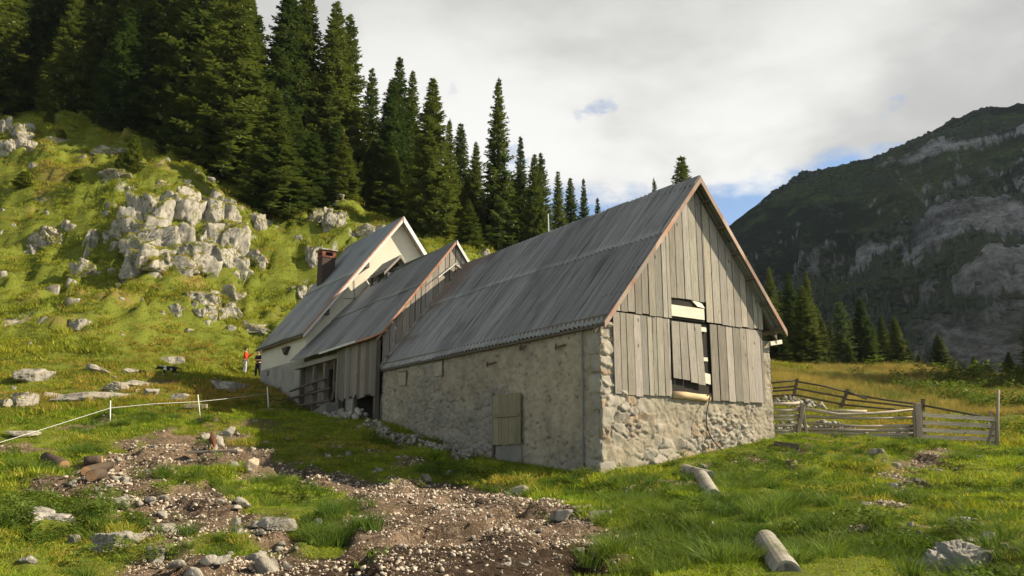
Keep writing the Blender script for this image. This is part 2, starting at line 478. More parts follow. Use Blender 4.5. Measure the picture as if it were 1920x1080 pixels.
YARD = poly_world([(300, 1085), (1150, 1085), (1165, 990), (1090, 955), (1000, 935), (940, 918), (850, 908), (740, 900), (640, 890), (540, 872), (490, 852),
                   (470, 838), (430, 815), (400, 806), (310, 808), (240, 828), (205, 862), (150, 886), (85, 888), (95, 915), (160, 930), (175, 962), (255, 985), (310, 1020), (250, 1050)])
YARD = np.vstack([YARD, [[-4.2, 7.6], [-3.6, 5.0], [1.1, 5.0], [1.2, 8.2]]]) if False else np.vstack([[[-3.4, 5.0], [1.0, 5.0]], YARD[1:], YARD[:1]])
ISL = [poly_world(q) for q in (
    [(290, 905), (320, 868), (380, 862), (440, 870), (490, 880), (480, 905), (420, 918), (330, 920)],
    [(400, 940), (450, 905), (520, 890), (600, 905), (655, 930), (690, 985), (640, 1035), (560, 1045), (500, 985), (430, 955)],
    [(345, 1030), (360, 990), (420, 983), (465, 1000), (450, 1050), (390, 1060)],
    [(230, 845), (250, 826), (290, 830), (285, 850), (250, 856)],
    [(680, 1025), (700, 1010), (725, 1020), (705, 1035)], [(820, 965), (850, 955), (870, 968), (845, 975)])]
PATH = poly_world([(1640, 905), (1625, 888), (1660, 868), (1700, 850), (1745, 838), (1860, 850), (1850, 860), (1790, 865), (1740, 885), (1745, 905), (1690, 925), (1650, 925)])
PATH2 = poly_world([(1300, 880), (1330, 862), (1400, 850), (1470, 852), (1480, 862), (1400, 872), (1340, 885)])
SPOTS = [(1355, 935, .5), (1500, 940, .5), (1580, 985, .7), (1430, 1000, .4), (1700, 1000, .6), (1850, 1010, .6), (1240, 905, .8), (60, 845, .7), (110, 850, .5), (160, 800, 1), (300, 715, 1.6), (420, 715, 1.6), (1100, 945, .6), (1500, 845, .8), (1660, 950, .5)]
SPOTW = [(*ground_px(a, b_)[:2], c) for a, b_, c in SPOTS]


def bare(x, y):
    """0..1 how bare (mud, gravel) the ground is"""
    w = 0.45 * fbm(x * 1.3, y * 1.3, 0, 4, 61) + 0.12 * fbm(x * 5, y * 5, 0, 2, 62)
    near = (np.hypot(x, y) < 70)
    m = np.zeros(x.shape)
    d = dist_poly(x, y, YARD)
    for q in ISL: d = np.minimum(d, -dist_poly(x, y, q) + .12)
    m = sst(d + w, -0.42, 0.05)
    m = np.maximum(m, sst(dist_poly(x, y, PATH) + w * .8, -0.1, 0.4))
    m = np.maximum(m, 0.8 * sst(dist_poly(x, y, PATH2) + w * .8, -0.1, 0.4))
    for a, b_, c in SPOTW:
        m = np.maximum(m, 0.9 * sst(c - np.hypot(x - a, (y - b_)) + w * 1.2, 0.0, 0.4))
    m = np.maximum(m, .75 * sst(fbm(x * .75 + 3, y * .75, 0, 3, 63) + .25 * fbm(x * 3, y * 3, 0, 2, 64), .72, 1.0) * (np.hypot(x, y) < 34))
    u, v = uv_of(x, y)
    m = np.maximum(m, sst(u, -0.3, 0.3) * sst(v, -.1, .3) * sst(-u, -10, -9) * sst(-v, -29, -27))
    return m * near


def build_ground():
    rows = [6.0]
    while rows[-1] < 185: rows.append(rows[-1] * 1.0056)
    while rows[-1] < 1450: rows.append(rows[-1] * 1.08)
    rows = np.array(rows); ang = np.linspace(-1.25, 1.25, 760)
    ang = np.sign(ang) * np.abs(ang) ** 1.0
    D, Aa = np.meshgrid(rows, ang, indexing='ij')
    X = np.sin(Aa) * D * 1.0; Y = np.cos(Aa) * D - 12.0
    Z = H(X, Y)
    rr = np.hypot(X, Y)
    near = rr < 75
    bm_ = np.zeros(X.shape); bm_[near] = bare(X[near], Y[near])
    gr = 0.028 * fbm(X * 7, Y * 7, 0, 3, 71) + 0.012 * fbm(X * 22, Y * 22, 0, 2, 72)
    Z = Z + bm_ * (gr - 0.05) * (rr < 60)
    V = np.stack([X, Y, Z], -1).reshape(-1, 3)
    # rock showing through on steep breaks of the hillside
    rk = fbm(X * 0.5, Y * 0.5, Z * 0.8, 4, 81) + 0.5 * fbm(X * .13, Y * .13, 0, 2, 82)
    hm = sst(base_h(X, Y), 6, 10) * sst(-X + 0.22 * Y, 0, 10)
    rk = sst(rk, 1.05, 1.15) * hm * (rr < 110)
    ochre = np.clip(0.5 + 0.55 * fbm(X * 0.22, Y * 0.22, 0, 4, 91), 0, 1)
    me = mesh_np("ground", V, grid_faces(*X.shape), ground_mat(), None, {'bare': bm_.ravel(), 'rock': rk.ravel(), 'ochre': ochre.ravel(), 'hill': hm.ravel(), 'wet': (sst(11.4 - rr + 1.6 * fbm(X * .7, Y * .7, 0, 3, 95), 0, 1.4) * sst(X, -3.4, -2.2)).ravel()}, True)
    return link("ground", me, None, "sloping alpine ground with a muddy yard below a grassy hillside", "ground", kind="structure")


def fattr(nt, name):
    a = nn(nt, 'ShaderNodeAttribute'); a.attribute_name = name
    return a.outputs['Fac']


def ground_mat():
    m, nt, b, oc, _ = new_mat("alpine_ground")
    na = noise(nt, oc, 0.9, 5, 0.6); nb = noise(nt, oc, 9.0, 5, 0.7); nc = noise(nt, oc, 38.0, 4, 0.7); nd = noise(nt, oc, 3.1, 4, 0.6)
    grass = mixc(nt, smooth(nt, nb, 0.35, 0.65), (0.10, 0.125, 0.016), (0.17, 0.19, 0.028))
    grass = mixc(nt, smooth(nt, mth(nt, 'ADD', fattr(nt, 'ochre'), mth(nt, 'MULTIPLY', mth(nt, 'SUBTRACT', nd, 0.5), 0.9)), 0.8, 1.1), grass, (0.20, 0.15, 0.045))
    mud = mixc(nt, smooth(nt, na, 0.35, 0.62), (0.045, 0.029, 0.018), (0.15, 0.10, 0.066))
    mud = mixc(nt, smooth(nt, nb, 0.48, 0.64), mud, (0.23, 0.17, 0.12))
    mud = mixc(nt, smooth(nt, nc, 0.56, 0.66), mud, (0.44, 0.37, 0.285))
    mud = mixc(nt, mth(nt, 'MULTIPLY', fattr(nt, 'wet'), 0.85), mud, mixc(nt, smooth(nt, nb, .4, .65), (0.03, 0.019, 0.012), (0.075, 0.05, 0.033)))
    c = mixc(nt, fattr(nt, 'bare'), grass, mud)
    rock = mixc(nt, smooth(nt, nb, 0.35, 0.6), (0.16, 0.14, 0.12), (0.52, 0.49, 0.44))
    c = mixc(nt, fattr(nt, 'rock'), c, rock)
    nt.links.new(c, b.inputs['Base Color']); b.inputs['Roughness'].default_value = 0.95; b.inputs['Specular IOR Level'].default_value = 0.12
    bump(nt, b, mth(nt, 'ADD', nb, nc), 0.8, 0.05)
    return m


build_ground()
# ------------------------------------------------------------------ buildings (local frame: x along the gable, y back along the ridge, z world height)
def mat_roof(name, c1, c2, rust=0.0, metal=0.35, rough=0.5):
    m, nt, b, oc, _ = new_mat(name)
    st = noise(nt, oc, 1.0, 5, 0.65, (0.22, 7.0, 0.22)); st2 = noise(nt, oc, 1.0, 4, 0.6, (0.5, 22.0, 0.5)); big = noise(nt, oc, 0.55, 4, 0.6)
    c = mixc(nt, smooth(nt, st, 0.34, 0.66), c1, c2)
    c = mixc(nt, smooth(nt, st2, 0.54, 0.68, 0, 0.6), c, (0.40, 0.385, 0.36))
    c = mixc(nt, smooth(nt, st2, 0.46, 0.34, 0, 0.6), c, (0.075, 0.07, 0.068))
    c = mixc(nt, smooth(nt, mth(nt, 'ADD', big, mth(nt, 'MULTIPLY', st, 0.35)), 0.70, 0.86, 0, 0.4), c, (0.075, 0.07, 0.062))
    if rust:
        sp = nn(nt, 'ShaderNodeSeparateXYZ'); nt.links.new(oc, sp.inputs[0])
        q = mth(nt, 'ADD', smooth(nt, sp.outputs[1], 8.5, 12, -0.14, 0.2), mth(nt, 'ADD', mth(nt, 'MULTIPLY', big, 0.6), mth(nt, 'MULTIPLY', st, 0.4)))
        q = mth(nt, 'ADD', q, smooth(nt, sp.outputs[0], 1.2, 2.6, -0.12, 0.06))
        c = mixc(nt, smooth(nt, q, 0.52, 0.72, 0, rust), c, (0.15, 0.085, 0.05))
    c = mixc(nt, 1.0, c, col_attr(nt), 'MULTIPLY')
    nt.links.new(c, b.inputs['Base Color']); b.inputs['Metallic'].default_value = metal
    nt.links.new(smooth(nt, st, 0.3, 0.7, rough - 0.1, rough + 0.15), b.inputs['Roughness'])
    bump(nt, b, st2, 0.15, 0.004)
    return m


MT['roof_barn'] = mat_roof('corrugated_zinc', (0.23, 0.23, 0.232), (0.33, 0.325, 0.315), 0.6)
MT['roof_mid'] = mat_roof('grey_sheet_roof', (0.20, 0.205, 0.21), (0.28, 0.28, 0.28), 0.0)
MT['roof_house'] = mat_roof('blue_grey_sheet_roof', (0.25, 0.275, 0.31), (0.33, 0.35, 0.38), 0.0, 0.3, 0.5)


def roof_sheet(p0, along, up, wl, amp, seed, mat, name, parent, off, rows=((0, 1, 0),), sheet=0.9, jit=0.03, cutf=None, label=None, n_along=None):
    """a corrugated slope: p0 lower corner, along the eave, up the slope; rows of overlapping sheets (from, to, lift)"""
    p0 = np.array(p0, float); al = np.array(along, float); up = np.array(up, float)
    L = np.linalg.norm(al); S = np.linalg.norm(up); an = al / L; un = up / S
    nrm = np.cross(up, al); nrm = nrm / np.linalg.norm(nrm)
    if nrm[2] < 0: nrm = -nrm
    r_ = np.random.default_rng(seed)
    Vs, Fs, Cs = [], [], []; base = 0
    ns = int(L / (wl / 6)) + 1
    s = np.linspace(0, L, ns)
    for (a, b_, lift) in rows:
        k = 9
        t = np.linspace(a, b_, k) * S
        Sg, Tg = np.meshgrid(s, t)
        sid = np.floor(Sg / sheet).astype(int)
        jt = r_.uniform(-jit, jit, sid.max() + 1); tint = r_.uniform(0.78, 1.15, sid.max() + 1)
        Tj = Tg.copy(); Tj[0] += jt[sid[0]]; Tj[1] += 0
        sag = 0.03 * np.sin(math.pi * Sg / L) + 0.015 * fbm(Sg * .7, Tg * .6, 0, 2, seed)
        hgt = amp * np.sin(2 * math.pi * Sg / wl) + lift + sag - 0.02 + r_.uniform(-.004, .006, sid.max() + 1)[sid]
        P = p0 + Sg[..., None] * an + Tj[..., None] * un + hgt[..., None] * nrm
        if cutf is not None: P = cutf(P)
        n = P.shape[0] * P.shape[1]
        Vs.append(P.reshape(-1, 3)); Fs.append(grid_faces(*P.shape[:2]) + base); Cs.append(np.repeat(tint[sid].reshape(-1, 1), 3, 1)); base += n
        # underside, 12 mm below, closes the sheet's edge
        P2 = P - nrm * 0.012
        Vs.append(P2.reshape(-1, 3)); Fs.append(grid_faces(*P.shape[:2])[:, ::-1] + base); Cs.append(np.repeat(tint[sid].reshape(-1, 1), 3, 1) * .8)
        i0 = base - n; nc = P.shape[1]; nr = P.shape[0]
        e = np.arange(nc - 1)
        Fs.append(np.stack([i0 + e, base + e, base + e + 1, i0 + e + 1], -1))
        e2 = np.arange(nr - 1) * nc
        Fs.append(np.stack([i0 + e2, i0 + e2 + nc, base + e2 + nc, base + e2], -1)); e2 = e2 + nc - 1
        Fs.append(np.stack([i0 + e2, base + e2, base + e2 + nc, i0 + e2 + nc], -1))
        base += n
    V = np.concatenate(Vs) - np.array(off)
    return link(name, mesh_np(name, V, np.concatenate(Fs), mat, np.concatenate(Cs)), parent, label)


def masonry(name, o, ax, Lx, z0, z1, n, mode, seed, parent, off, step=0.03, mat=None, flat=None):
    """a rubble wall face as real relief: o corner, ax unit vector along, n outward normal"""
    o = np.array(o, float); ax = np.array(ax, float); n = np.array(n, float)
    ns = int(Lx / step) + 1; nz = int((z1 - z0) / step) + 1
    S, Z = np.meshgrid(np.linspace(0, Lx, ns), np.linspace(z0, z1, nz))
    wx = S + 0.13 * fbm(S * 1.6, Z * 1.6, 0, 4, seed) + .02 * fbm(S * 12, Z * 12, 0, 2, seed + 1); wz = Z + 0.08 * fbm(S * 1.3, Z * 1.5, 5, 4, seed + 3) + .015 * fbm(S * 12, Z * 12, 3, 2, seed + 2)
    sc = 1.0 + 0.35 * vnoise(S * .5, Z * .7, 0, seed + 9)
    f1, f2, idv, ox, oz = voro(wx * 2.3, wz * 3.6, seed, 1.0)
    g1, g2, idg, px_, pz_ = voro(wx * 5.0, wz * 8.0, seed + 5, 1.0)
    big = vnoise(S * .8, Z * .9, 0, seed + 6) > 0.15
    e1 = (f2 - f1) / 2.3; e2 = (g2 - g1) / 5.0; ox = np.where(big, px_, ox); oz = np.where(big, pz_, oz)
    e = np.where(big, e2, e1); idv = np.where(big, idg, idv)
    rough = fbm(S * 9, Z * 9, 0, 4, seed + 20)
    plast = fbm(S * .45, Z * .6, 0, 4, seed + 30) + .12 * rough
    if mode == 'rubble':
        pm = sst(plast, 0.1, 0.55)
        edgex = sst(S, Lx - 1.3, Lx - 0.5)           # smoother mortared strip towards the right corner
        pm = np.maximum(pm, 0.75 * edgex)
        st = sst(e, 0.006, 0.045)
        tx = _h(np.floor(idv * 4096), np.floor(idv * 77), np.zeros_like(idv), 3) - .5; tz = _h(np.floor(idv * 4096), np.floor(idv * 77), np.ones_like(idv), 3) - .6
        d = st * (0.045 + 0.04 * (idv - 0.5) + .13 * tx * ox + .15 * tz * oz) * (1 - 0.7 * pm) + 0.016 * rough + 0.02 * fbm(S * 3, Z * 3, 0, 2, seed + 8)
        tone = 0.30 + 0.14 * (idv - 0.35)
        c_st = np.stack([tone * 1.06, tone * 0.98, tone * 0.84], -1)
        warm = (_h(np.floor(idv * 97), np.floor(idv * 31), np.zeros_like(idv), 5) > 0.8)[..., None]
        c_st = np.where(warm, c_st * np.array([1.0, .86, .72]), c_st)
        c_mo = np.array([0.34, 0.305, 0.235])
        k = (st * (1 - 0.85 * pm))[..., None]
        C = c_mo * (1 - k) + c_st * k
        gap = sst(0.02 - e, 0, 0.02) * (1 - pm) * sst(fbm(S * 2, Z * 2, 0, 2, seed + 44), -0.1, 0.2)
        d = d - 0.05 * gap; C = C * (1 - 0.45 * gap[..., None])
    else:
        expo = sst(plast + 0.9 * sst(z0 + 1.7 - Z + 0.2 * S, 0.0, 1.0) - 0.55, 0.1, 0.5)
        st = sst(e, 0.004, 0.07)
        pock = fbm(S * 6.5, Z * 11, 0, 3, seed + 50)
        d = 0.013 * pock + 0.018 * rough + 0.02 * fbm(S * 2, Z * 2, 0, 2, seed + 53) + expo * st * 0.045
        base = 0.325 + 0.05 * fbm(S * .6, Z * .6, 0, 3, seed + 60) - 0.03 * sst(-pock, 0.1, 0.5)
        C = np.stack([base * 1.06, base * 0.945, base * 0.725], -1)
        grey = (0.21 + 0.09 * idv)[..., None] * np.array([1.0, .96, .9])
        C = C * (1 - (expo * st)[..., None] * .7) + grey * (expo * st)[..., None] * .7
        hole_ = sst(fbm(S * 8.5, Z * 15, 2, 3, seed + 70), 0.78, 0.92)
        d = d - 0.05 * hole_; C = C * (1 - 0.45 * hole_[..., None])
    if flat is not None: d = np.where((Z > flat[2]) & (S > flat[0]) & (S < flat[1]), -0.06, d)
    P = o + S[..., None] * ax + (d + 0.0)[..., None] * n
    P[..., 2] = Z
    V = P.reshape(-1, 3); F = grid_faces(*S.shape)
    if np.cross(ax, [0, 0, 1]) @ n < 0: F = F[:, ::-1]
    # returns at the edges so the face has thickness
    ring = []
    I = np.arange(S.size).reshape(S.shape)
    Vb = (P - (d + 0.25)[..., None] * n)
    edges = [I[0], I[-1], I[:, 0], I[:, -1]]; Vx = [V]; Fx = [F]; base = len(V); Cx = [C.reshape(-1, 3)]
    for e_ in edges:
        Vx.append(Vb.reshape(-1, 3)[e_]); j = np.arange(len(e_) - 1); Cx.append(C.reshape(-1, 3)[e_])
        Fx.append(np.stack([e_[:-1], e_[1:], base + j + 1, base + j], -1)); base += len(e_)
    return link(name, mesh_np(name, np.concatenate(Vx) - np.array(off), np.concatenate(Fx), mat or MT['masonry'], np.concatenate(Cx), None, True), parent)


def boards(mb, x0, x1, y, zb, ztf, wmin, wmax, seed, th=0.025, tint=(0.66, 1.25), gap=0.024, jb=0.02, skew=0.006, zbf=None):
    """vertical boards on a plane y, from zb up to ztf(x); each with its own width, tint, lean and end"""
    r_ = np.random.default_rng(seed); x = x0
    while x < x1 - 0.03:
        w = min(r_.uniform(wmin, wmax), x1 - x)
        g = r_.uniform(0.3, 1.6) * gap
        a, c = x + g / 2, x + w - g / 2
        b0 = (zbf(x) if zbf else zb) + r_.uniform(-jb, jb)
        sk = r_.uniform(-skew, skew)
        y2 = y - r_.uniform(0, 0.014)
        t = r_.uniform(*tint); tt = (t * r_.uniform(.97, 1.04), t, t * r_.uniform(.93, 1.03))
        za, zc = ztf(a), ztf(c)
        pts = [(a + sk, y2, b0), (c + sk, y2 + r_.uniform(-.006, .006), b0), (c, y2, zc)]
        mid = (a + c) / 2
        zm = ztf(mid)
        if zm > max(za, zc) + 0.01: pts.append((mid, y2, zm))
        pts.append((a, y2, za))
        mb.prism([np.array(q) for q in pts], (0, -th, 0), tt)
        x += w


def gz(u, uc, zr, sl):
    return zr - sl * abs(u - uc)


def barn():
    z00 = 1.2; off = (0, 0, z00)
    T = thing("stone_barn", "long stone barn with corrugated grey roof and weathered board gable, nearest of the three buildings", "barn", (BA[0], BA[1], z00), BYAW)
    W_, L = 6.4, 12.25; uc, zr, sl = 3.42, 9.27, 1.225
    ze = lambda u: gz(u, uc, zr, sl)
    # core walls
    m = MB()
    for (a, b_, c, d) in ((0.03, W_ - .03, 0.03, .4), (0.03, W_ - .03, L - .4, L - .03), (0.03, .43, .4, L - .4), (W_ - .43, W_ - .03, .4, L - .4)):
        m.box(a, b_, c, d, 0.4, 4.93, (0.3, 0.28, 0.23))
    core = m.build("wall", MT['masonry'], T, off)
    masonry("stone_face", (0, -0.02, 0), (1, 0, 0), W_, 0.6, 5.0, (0, -1, 0), 'rubble', 101, core, off, 0.03, None, (.5, 5.95, 3.34))
    masonry("plastered_face", (-0.02, 0, 0), (0, 1, 0), L, 0.6, 5.02, (-1, 0, 0), 'plaster', 202, core, off, 0.035)
    masonry("back_face", (W_ + .02, 0, 0), (0, 1, 0), L, 0.6, 5.0, (1, 0, 0), 'plaster', 303, core, off, 0.12)
    # corner stones
    r_ = np.random.default_rng(5)
    Vi, Fi = ico(4)
    z = 0.95
    hs = [0.72, 0.5, 0.62, 0.42, 0.5, 0.46, 0.55, 0.4, 0.36, 0.34]
    for k, hh in enumerate(hs):
        if z > 4.7: break
        sx = (0.62 if k % 2 else 0.42) * (1.5 if k == 0 else 1); sy = (0.34 if k % 2 else 0.5) * (1.3 if k == 0 else 1)
        q = np.sign(Vi) * np.abs(Vi) ** 0.28
        q = q * (1 + 0.05 * fbm(q[:, 0] * 1.6 + k * 7, q[:, 1] * 1.6, q[:, 2] * 1.6, 5, 900 + k)[:, None] * 1.2)
        v = q * np.array([sx / 2, sy / 2, hh / 2 * 1.06]) * 0.9
        v = v + np.array([sx / 2 * .9 - r_.uniform(.03, .05) - (.05 if k == 0 else 0), sy / 2 * .9 - r_.uniform(.03, .05) - (.03 if k == 0 else 0), z + hh / 2])
        tone = r_.uniform(.29, .37)
        link("corner_stone", mesh_np("corner_stone", v - np.array(off), Fi, MT['masonry'], np.tile([tone, tone * .95, tone * .83], (len(v), 1)), None, True), T)
        z += hh
    # right corner plaster strip rises beside the boards
    # gable boards: upper field, lower left, lower right, loose hatch
    zj = lambda x: 5.30 + 0.0 * x
    up = MB()
    boards(up, 0.47, 2.42, -0.10, 5.30, lambda x: ze(x) - .14, .17, .27, 11)
    boards(up, 2.42, 3.74, -0.10, 5.86, lambda x: ze(x) - .14, .22, .30, 12, jb=0.015)
    boards(up, 3.74, 6.06, -0.10, 5.30, lambda x: ze(x) - .14, .2, .30, 13)
    up.build("upper_board_cladding", MT['board'], T, off)
    lo = MB()
    boards(lo, 0.40, 2.36, -0.07, 3.22, lambda x: 5.27, .15, .25, 14, jb=0.03, skew=.02)
    lo.build("lower_board_cladding", MT['board'], T, off); lo = MB()
    boards(lo, 3.86, 6.02, -0.07, 3.20, lambda x: 5.27, .24, .33, 15, jb=0.02)
    lo.build("lower_board_cladding", MT['board'], T, off)
    ht = MB()
    for k, (xa, w, zb, le) in enumerate(((2.41, .27, 3.72, -.03), (2.70, .26, 3.70, .0), (2.985, .25, 3.64, .03), (3.26, .25, 3.60, .03))):
        t = (1.0, .9, 1.12, 1.05)[k]
        ht.prism([(xa + le, -.13, zb), (xa + w + le, -.14, zb - .02), (xa + w, -.10, 5.22), (xa, -.10, 5.22)], (0, -.025, 0), t)
    h_ = ht.build("loose_hatch_boards", MT['board'], T, off, label="loose hatch of four slanting boards")
    # near-black sheets paint the shade behind the boards and in the hatch opening
    d = MB(); d.prism([(0.05, .40, 4.9), (W_ - .05, .40, 4.9), (W_ - .2, .40, ze(W_ - .2) - .2), (uc, .40, zr - .2), (.2, .40, ze(.2) - .2)], (0, .05, 0)); d.build("loft_shade_sheet", MT['dark'], T, off)
    d = MB(); d.box(.5, 5.95, -.026, -.018, 3.36, 5.28); d.box(2.38, 3.84, -.038, -.031, 3.36, 5.28); d.box(2.45, 3.7, -.082, -.076, 5.30, 5.9); d.prism([(.6, -.05, 5.32), (5.9, -.05, 5.32), (5.9, -.05, ze(5.9) - .2), (uc, -.05, zr - .25), (.6, -.05, ze(.6) - .2)], (0, .01, 0)); d.build("opening_shade_sheet", MT['dark'], T, off)
    for bx_ in ((2.40, 3.66, -.125, -.09, 5.36, 5.66), (3.54, 3.74, -.095, -.06, 5.04, 5.16), (3.54, 3.74, -.095, -.06, 4.24, 4.34)):
        p = MB(); p.box(*bx_, 1.0); p.build("pale_inner_board", MT['paleboard'], T, off)
    for pl, tn in (([(3.2, -.09, 5.86), (3.4, -.12, 5.70), (3.68, -.12, 5.68), (3.60, -.09, 5.80), (3.3, -.09, 5.92)], 1.1), ([(3.0, -.065, 3.74), (3.82, -.065, 3.62), (3.82, -.065, 3.90), (3.0, -.065, 4.0)], 1.0)):
        p = MB(); p.prism(pl, (0, -.02, 0), tn); p.build("torn_white_sheet", MT['paleboard'], T, off)
    lg = MB(); lg.tube([(2.40, -.09, 3.29), (2.8, -.092, 3.285), (3.3, -.088, 3.262), (3.70, -.09, 3.25)], [.092, .098, .09, .095], 14); lg.build("peeled_log", MT['newwood'], T, off, True)
    hs_ = MB(); pts = []
    for s in np.linspace(0, 1, 22):
        pts.append((3.70 - 0.62 * math.sin(s * 2.0) ** 1.2 + 1.15 * s ** 2.6, -0.17 - .10 * math.sin(s * 3.1), 3.36 - 1.62 * s))
    hs_.tube([(3.5, -.1, 3.15), (3.62, -.2, 3.38)] + pts, .016, 6); hs_.build("hanging_hose", MT['hose'], T, off, True)
    # roof
    vf, vb = -.42, L + .05
    eL = -.16; eR = W_ + .30
    lowL = (eL, vf, ze(eL) + .02); lowR = (eR, vf, ze(eR) + .02)
    upL = (uc - eL, 0, zr - ze(eL) + .03); upR = (uc - eR, 0, zr - ze(eR) + .03)
    roof = roof_sheet(lowL, (0, vb - vf, 0), upL, .19, .042, 1, MT['roof_barn'], "roof", T, off, ((0, .60, 0), (.575, 1.0, .03)), sheet=.95)
    roof_sheet(lowR, (0, vb - vf, 0), upR, .19, .042, 2, MT['roof_barn'], "far_roof_slope", roof, off, ((0, .6, 0), (.57, 1.0, .03)))
    c = MB()
    ss = np.linspace(vf - .02, vb, 14)
    for a, b_ in zip(ss[:-1], ss[1:]):
        lf = 0.03 * math.sin(a * 3) * .5
        for sgn in (-1, 1):
            c.prism([(uc, a, zr + .11 + lf), (uc, b_ + .02, zr + .11 + lf), (uc + sgn * .24, b_ + .02, zr + .11 - .24 * sl + lf), (uc + sgn * .24, a, zr + .11 - .24 * sl + lf)], (0, 0, -.012), .9)
    c.build("ridge_cap", MT['roof_barn'], roof, off)
    v = MB()
    for (ea, s_) in ((eL, 1), (eR, -1)):
        n_ = 4
        for k in range(n_):
            a = ea + (uc - ea) * k / n_; b_ = ea + (uc - ea) * (k + 1) / n_
            tn = (1.0, .75, 1.25, .9)[k]
            v.prism([(a, vf - .035, ze(a) - .13), (b_, vf - .035, ze(b_) - .13), (b_, vf - .035, ze(b_) + .045), (a, vf - .035, ze(a) + .045)], (0, .03, 0), tn)
    v.build("verge_board", MT['verge'], roof, off)
    s = MB()                                   # rafters and battens under the verge
    for ea in (eL, eR):
        for k in range(6):
            a = ea + (uc - ea) * (k + .3) / 6
            s.box(a - .05, a + .05, vf + .02, L - .02, ze(a) - .13, ze(a) - .06, .8)
        s.prism([(ea, -.08, ze(ea) - .2), (uc, -.08, zr - .2), (uc, -.08, zr - .05), (ea, -.08, ze(ea) - .05)], (0, .07, 0), .9)
    s.build("rafters", MT['board_dark'], roof, off)
    e = MB(); e.bar((.05, -.30, 5.06), (.05, L, 5.06), .15, .16, .9); e.box(-.14, -.09, vf + .02, L, ze(-.14) - .09, ze(-.14) - .02, .6); e.build("eave_beam", MT['board_dark'], T, off)
    e = MB(); e.bar((W_ - .2, -.22, 4.90), (W_ + .28, -.24, 4.99), .05, .12, 1.0); e.build("eave_block", MT['paleboard'], T, off)
    # left wall fittings
    d = MB(); boards(d, 0, 1.4, 0, 2.05, lambda x: 3.45, .15, .24, 31, th=.03, tint=(.8, 1.05), gap=.008, jb=.02)
    vv = np.array(d.v); v0 = 3.2
    d.v = [(-0.10 + q[1], v0 + q[0], q[2]) for q in vv]; d.f = [f[::-1] for f in d.f]
    door = d.build("hatch_door", MT['door'], T, off)
    d = MB(); d.box(-.175, -.135, v0 + .06, v0 + 1.26, 2.82, 2.91, .8); d.build("cross_bar", MT['door'], door, off)
    for va in (v0 + 1.41,):
        d = MB(); d.box(-.09, -.03, va, va + .08, 1.6, 3.5, .6); d.build("door_jamb", MT['board_dark'], door, off)
    d = MB(); d.box(-.08, -.03, v0 + .05, v0 + 1.3, 1.2, 2.02, .7); d.build("threshold_stone", MT['cement'], door, off)
    c = MB(); c.tube([(-.085, .55, 5.0), (-.07, .56, 4.2), (-.075, .545, 3.4), (-.085, .56, 2.5), (-.08, .55, 1.25)], .022, 6); c.build("conduit", MT['conduit'], T, off, True)
    for (vq, zq) in ((10.3, 4.65), (7.75, 4.76)):
        c = MB(); c.box(-.075, -.045, vq, vq + .5, zq - .45, zq + .0, (.36, .335, .27)); ob = c.build("blocked_window", MT['masonry'], T, off)
        c = MB(); c.box(-.08, -.05, vq - .05, vq - .01, zq - .5, zq + .03); c.box(-.08, -.05, vq - .05, vq + .54, zq + .01, zq + .05); c.build("frame", MT['board_dark'], ob, off)
    for (vq, zq, ln) in ((4.55, 4.42, .45), (1.25, 4.55, .4), (3.05, 4.72, .25)):
        c = MB(); c.bar((-.07, vq, zq), (-.09, vq + ln, zq - .03), .035, .035); c.bar((-.07, vq + ln, zq - .09), (-.07, vq + ln, zq + .06), .03, .03, 1, (0, 1, 0)); c.build("tie_anchor", MT['iron'], T, off)
    # rear gable
    g = MB(); boards(g, 0.1, W_ - .1, L + .0, 4.9, lambda x: ze(x) - .16, .2, .35, 77); g.build("rear_board_cladding", MT['board_dark'], T, off)
    f = MB()
    for ea in (eL, eR):
        f.prism([(ea, vb + .0, ze(ea) + .02), (uc, vb, zr + .02), (uc, vb, zr + .13), (ea, vb, ze(ea) + .13)], (0, .12, 0), 1)
    f.build("mortar_flashing", MT['concrete'], roof, off)
    a = MB(); a.tube([(uc, 6.6, zr), (uc - .02, 6.6, zr + .75)], .018, 6); a.build("aerial_rod", MT['plastic_white'], roof, off)
    return T


MT['verge'] = mat_plain('rusty_grey_verge', (0.33, 0.28, 0.24), (0.30, 0.16, 0.105), 1.6, (1, 1, 1), rough=.8, bs=.2, bd=.005)
MT['door'] = mat_wood('greenish_old_door', (0.30, 0.265, 0.17), (0.2, 0.175, 0.115), (9, 9, 0.35))


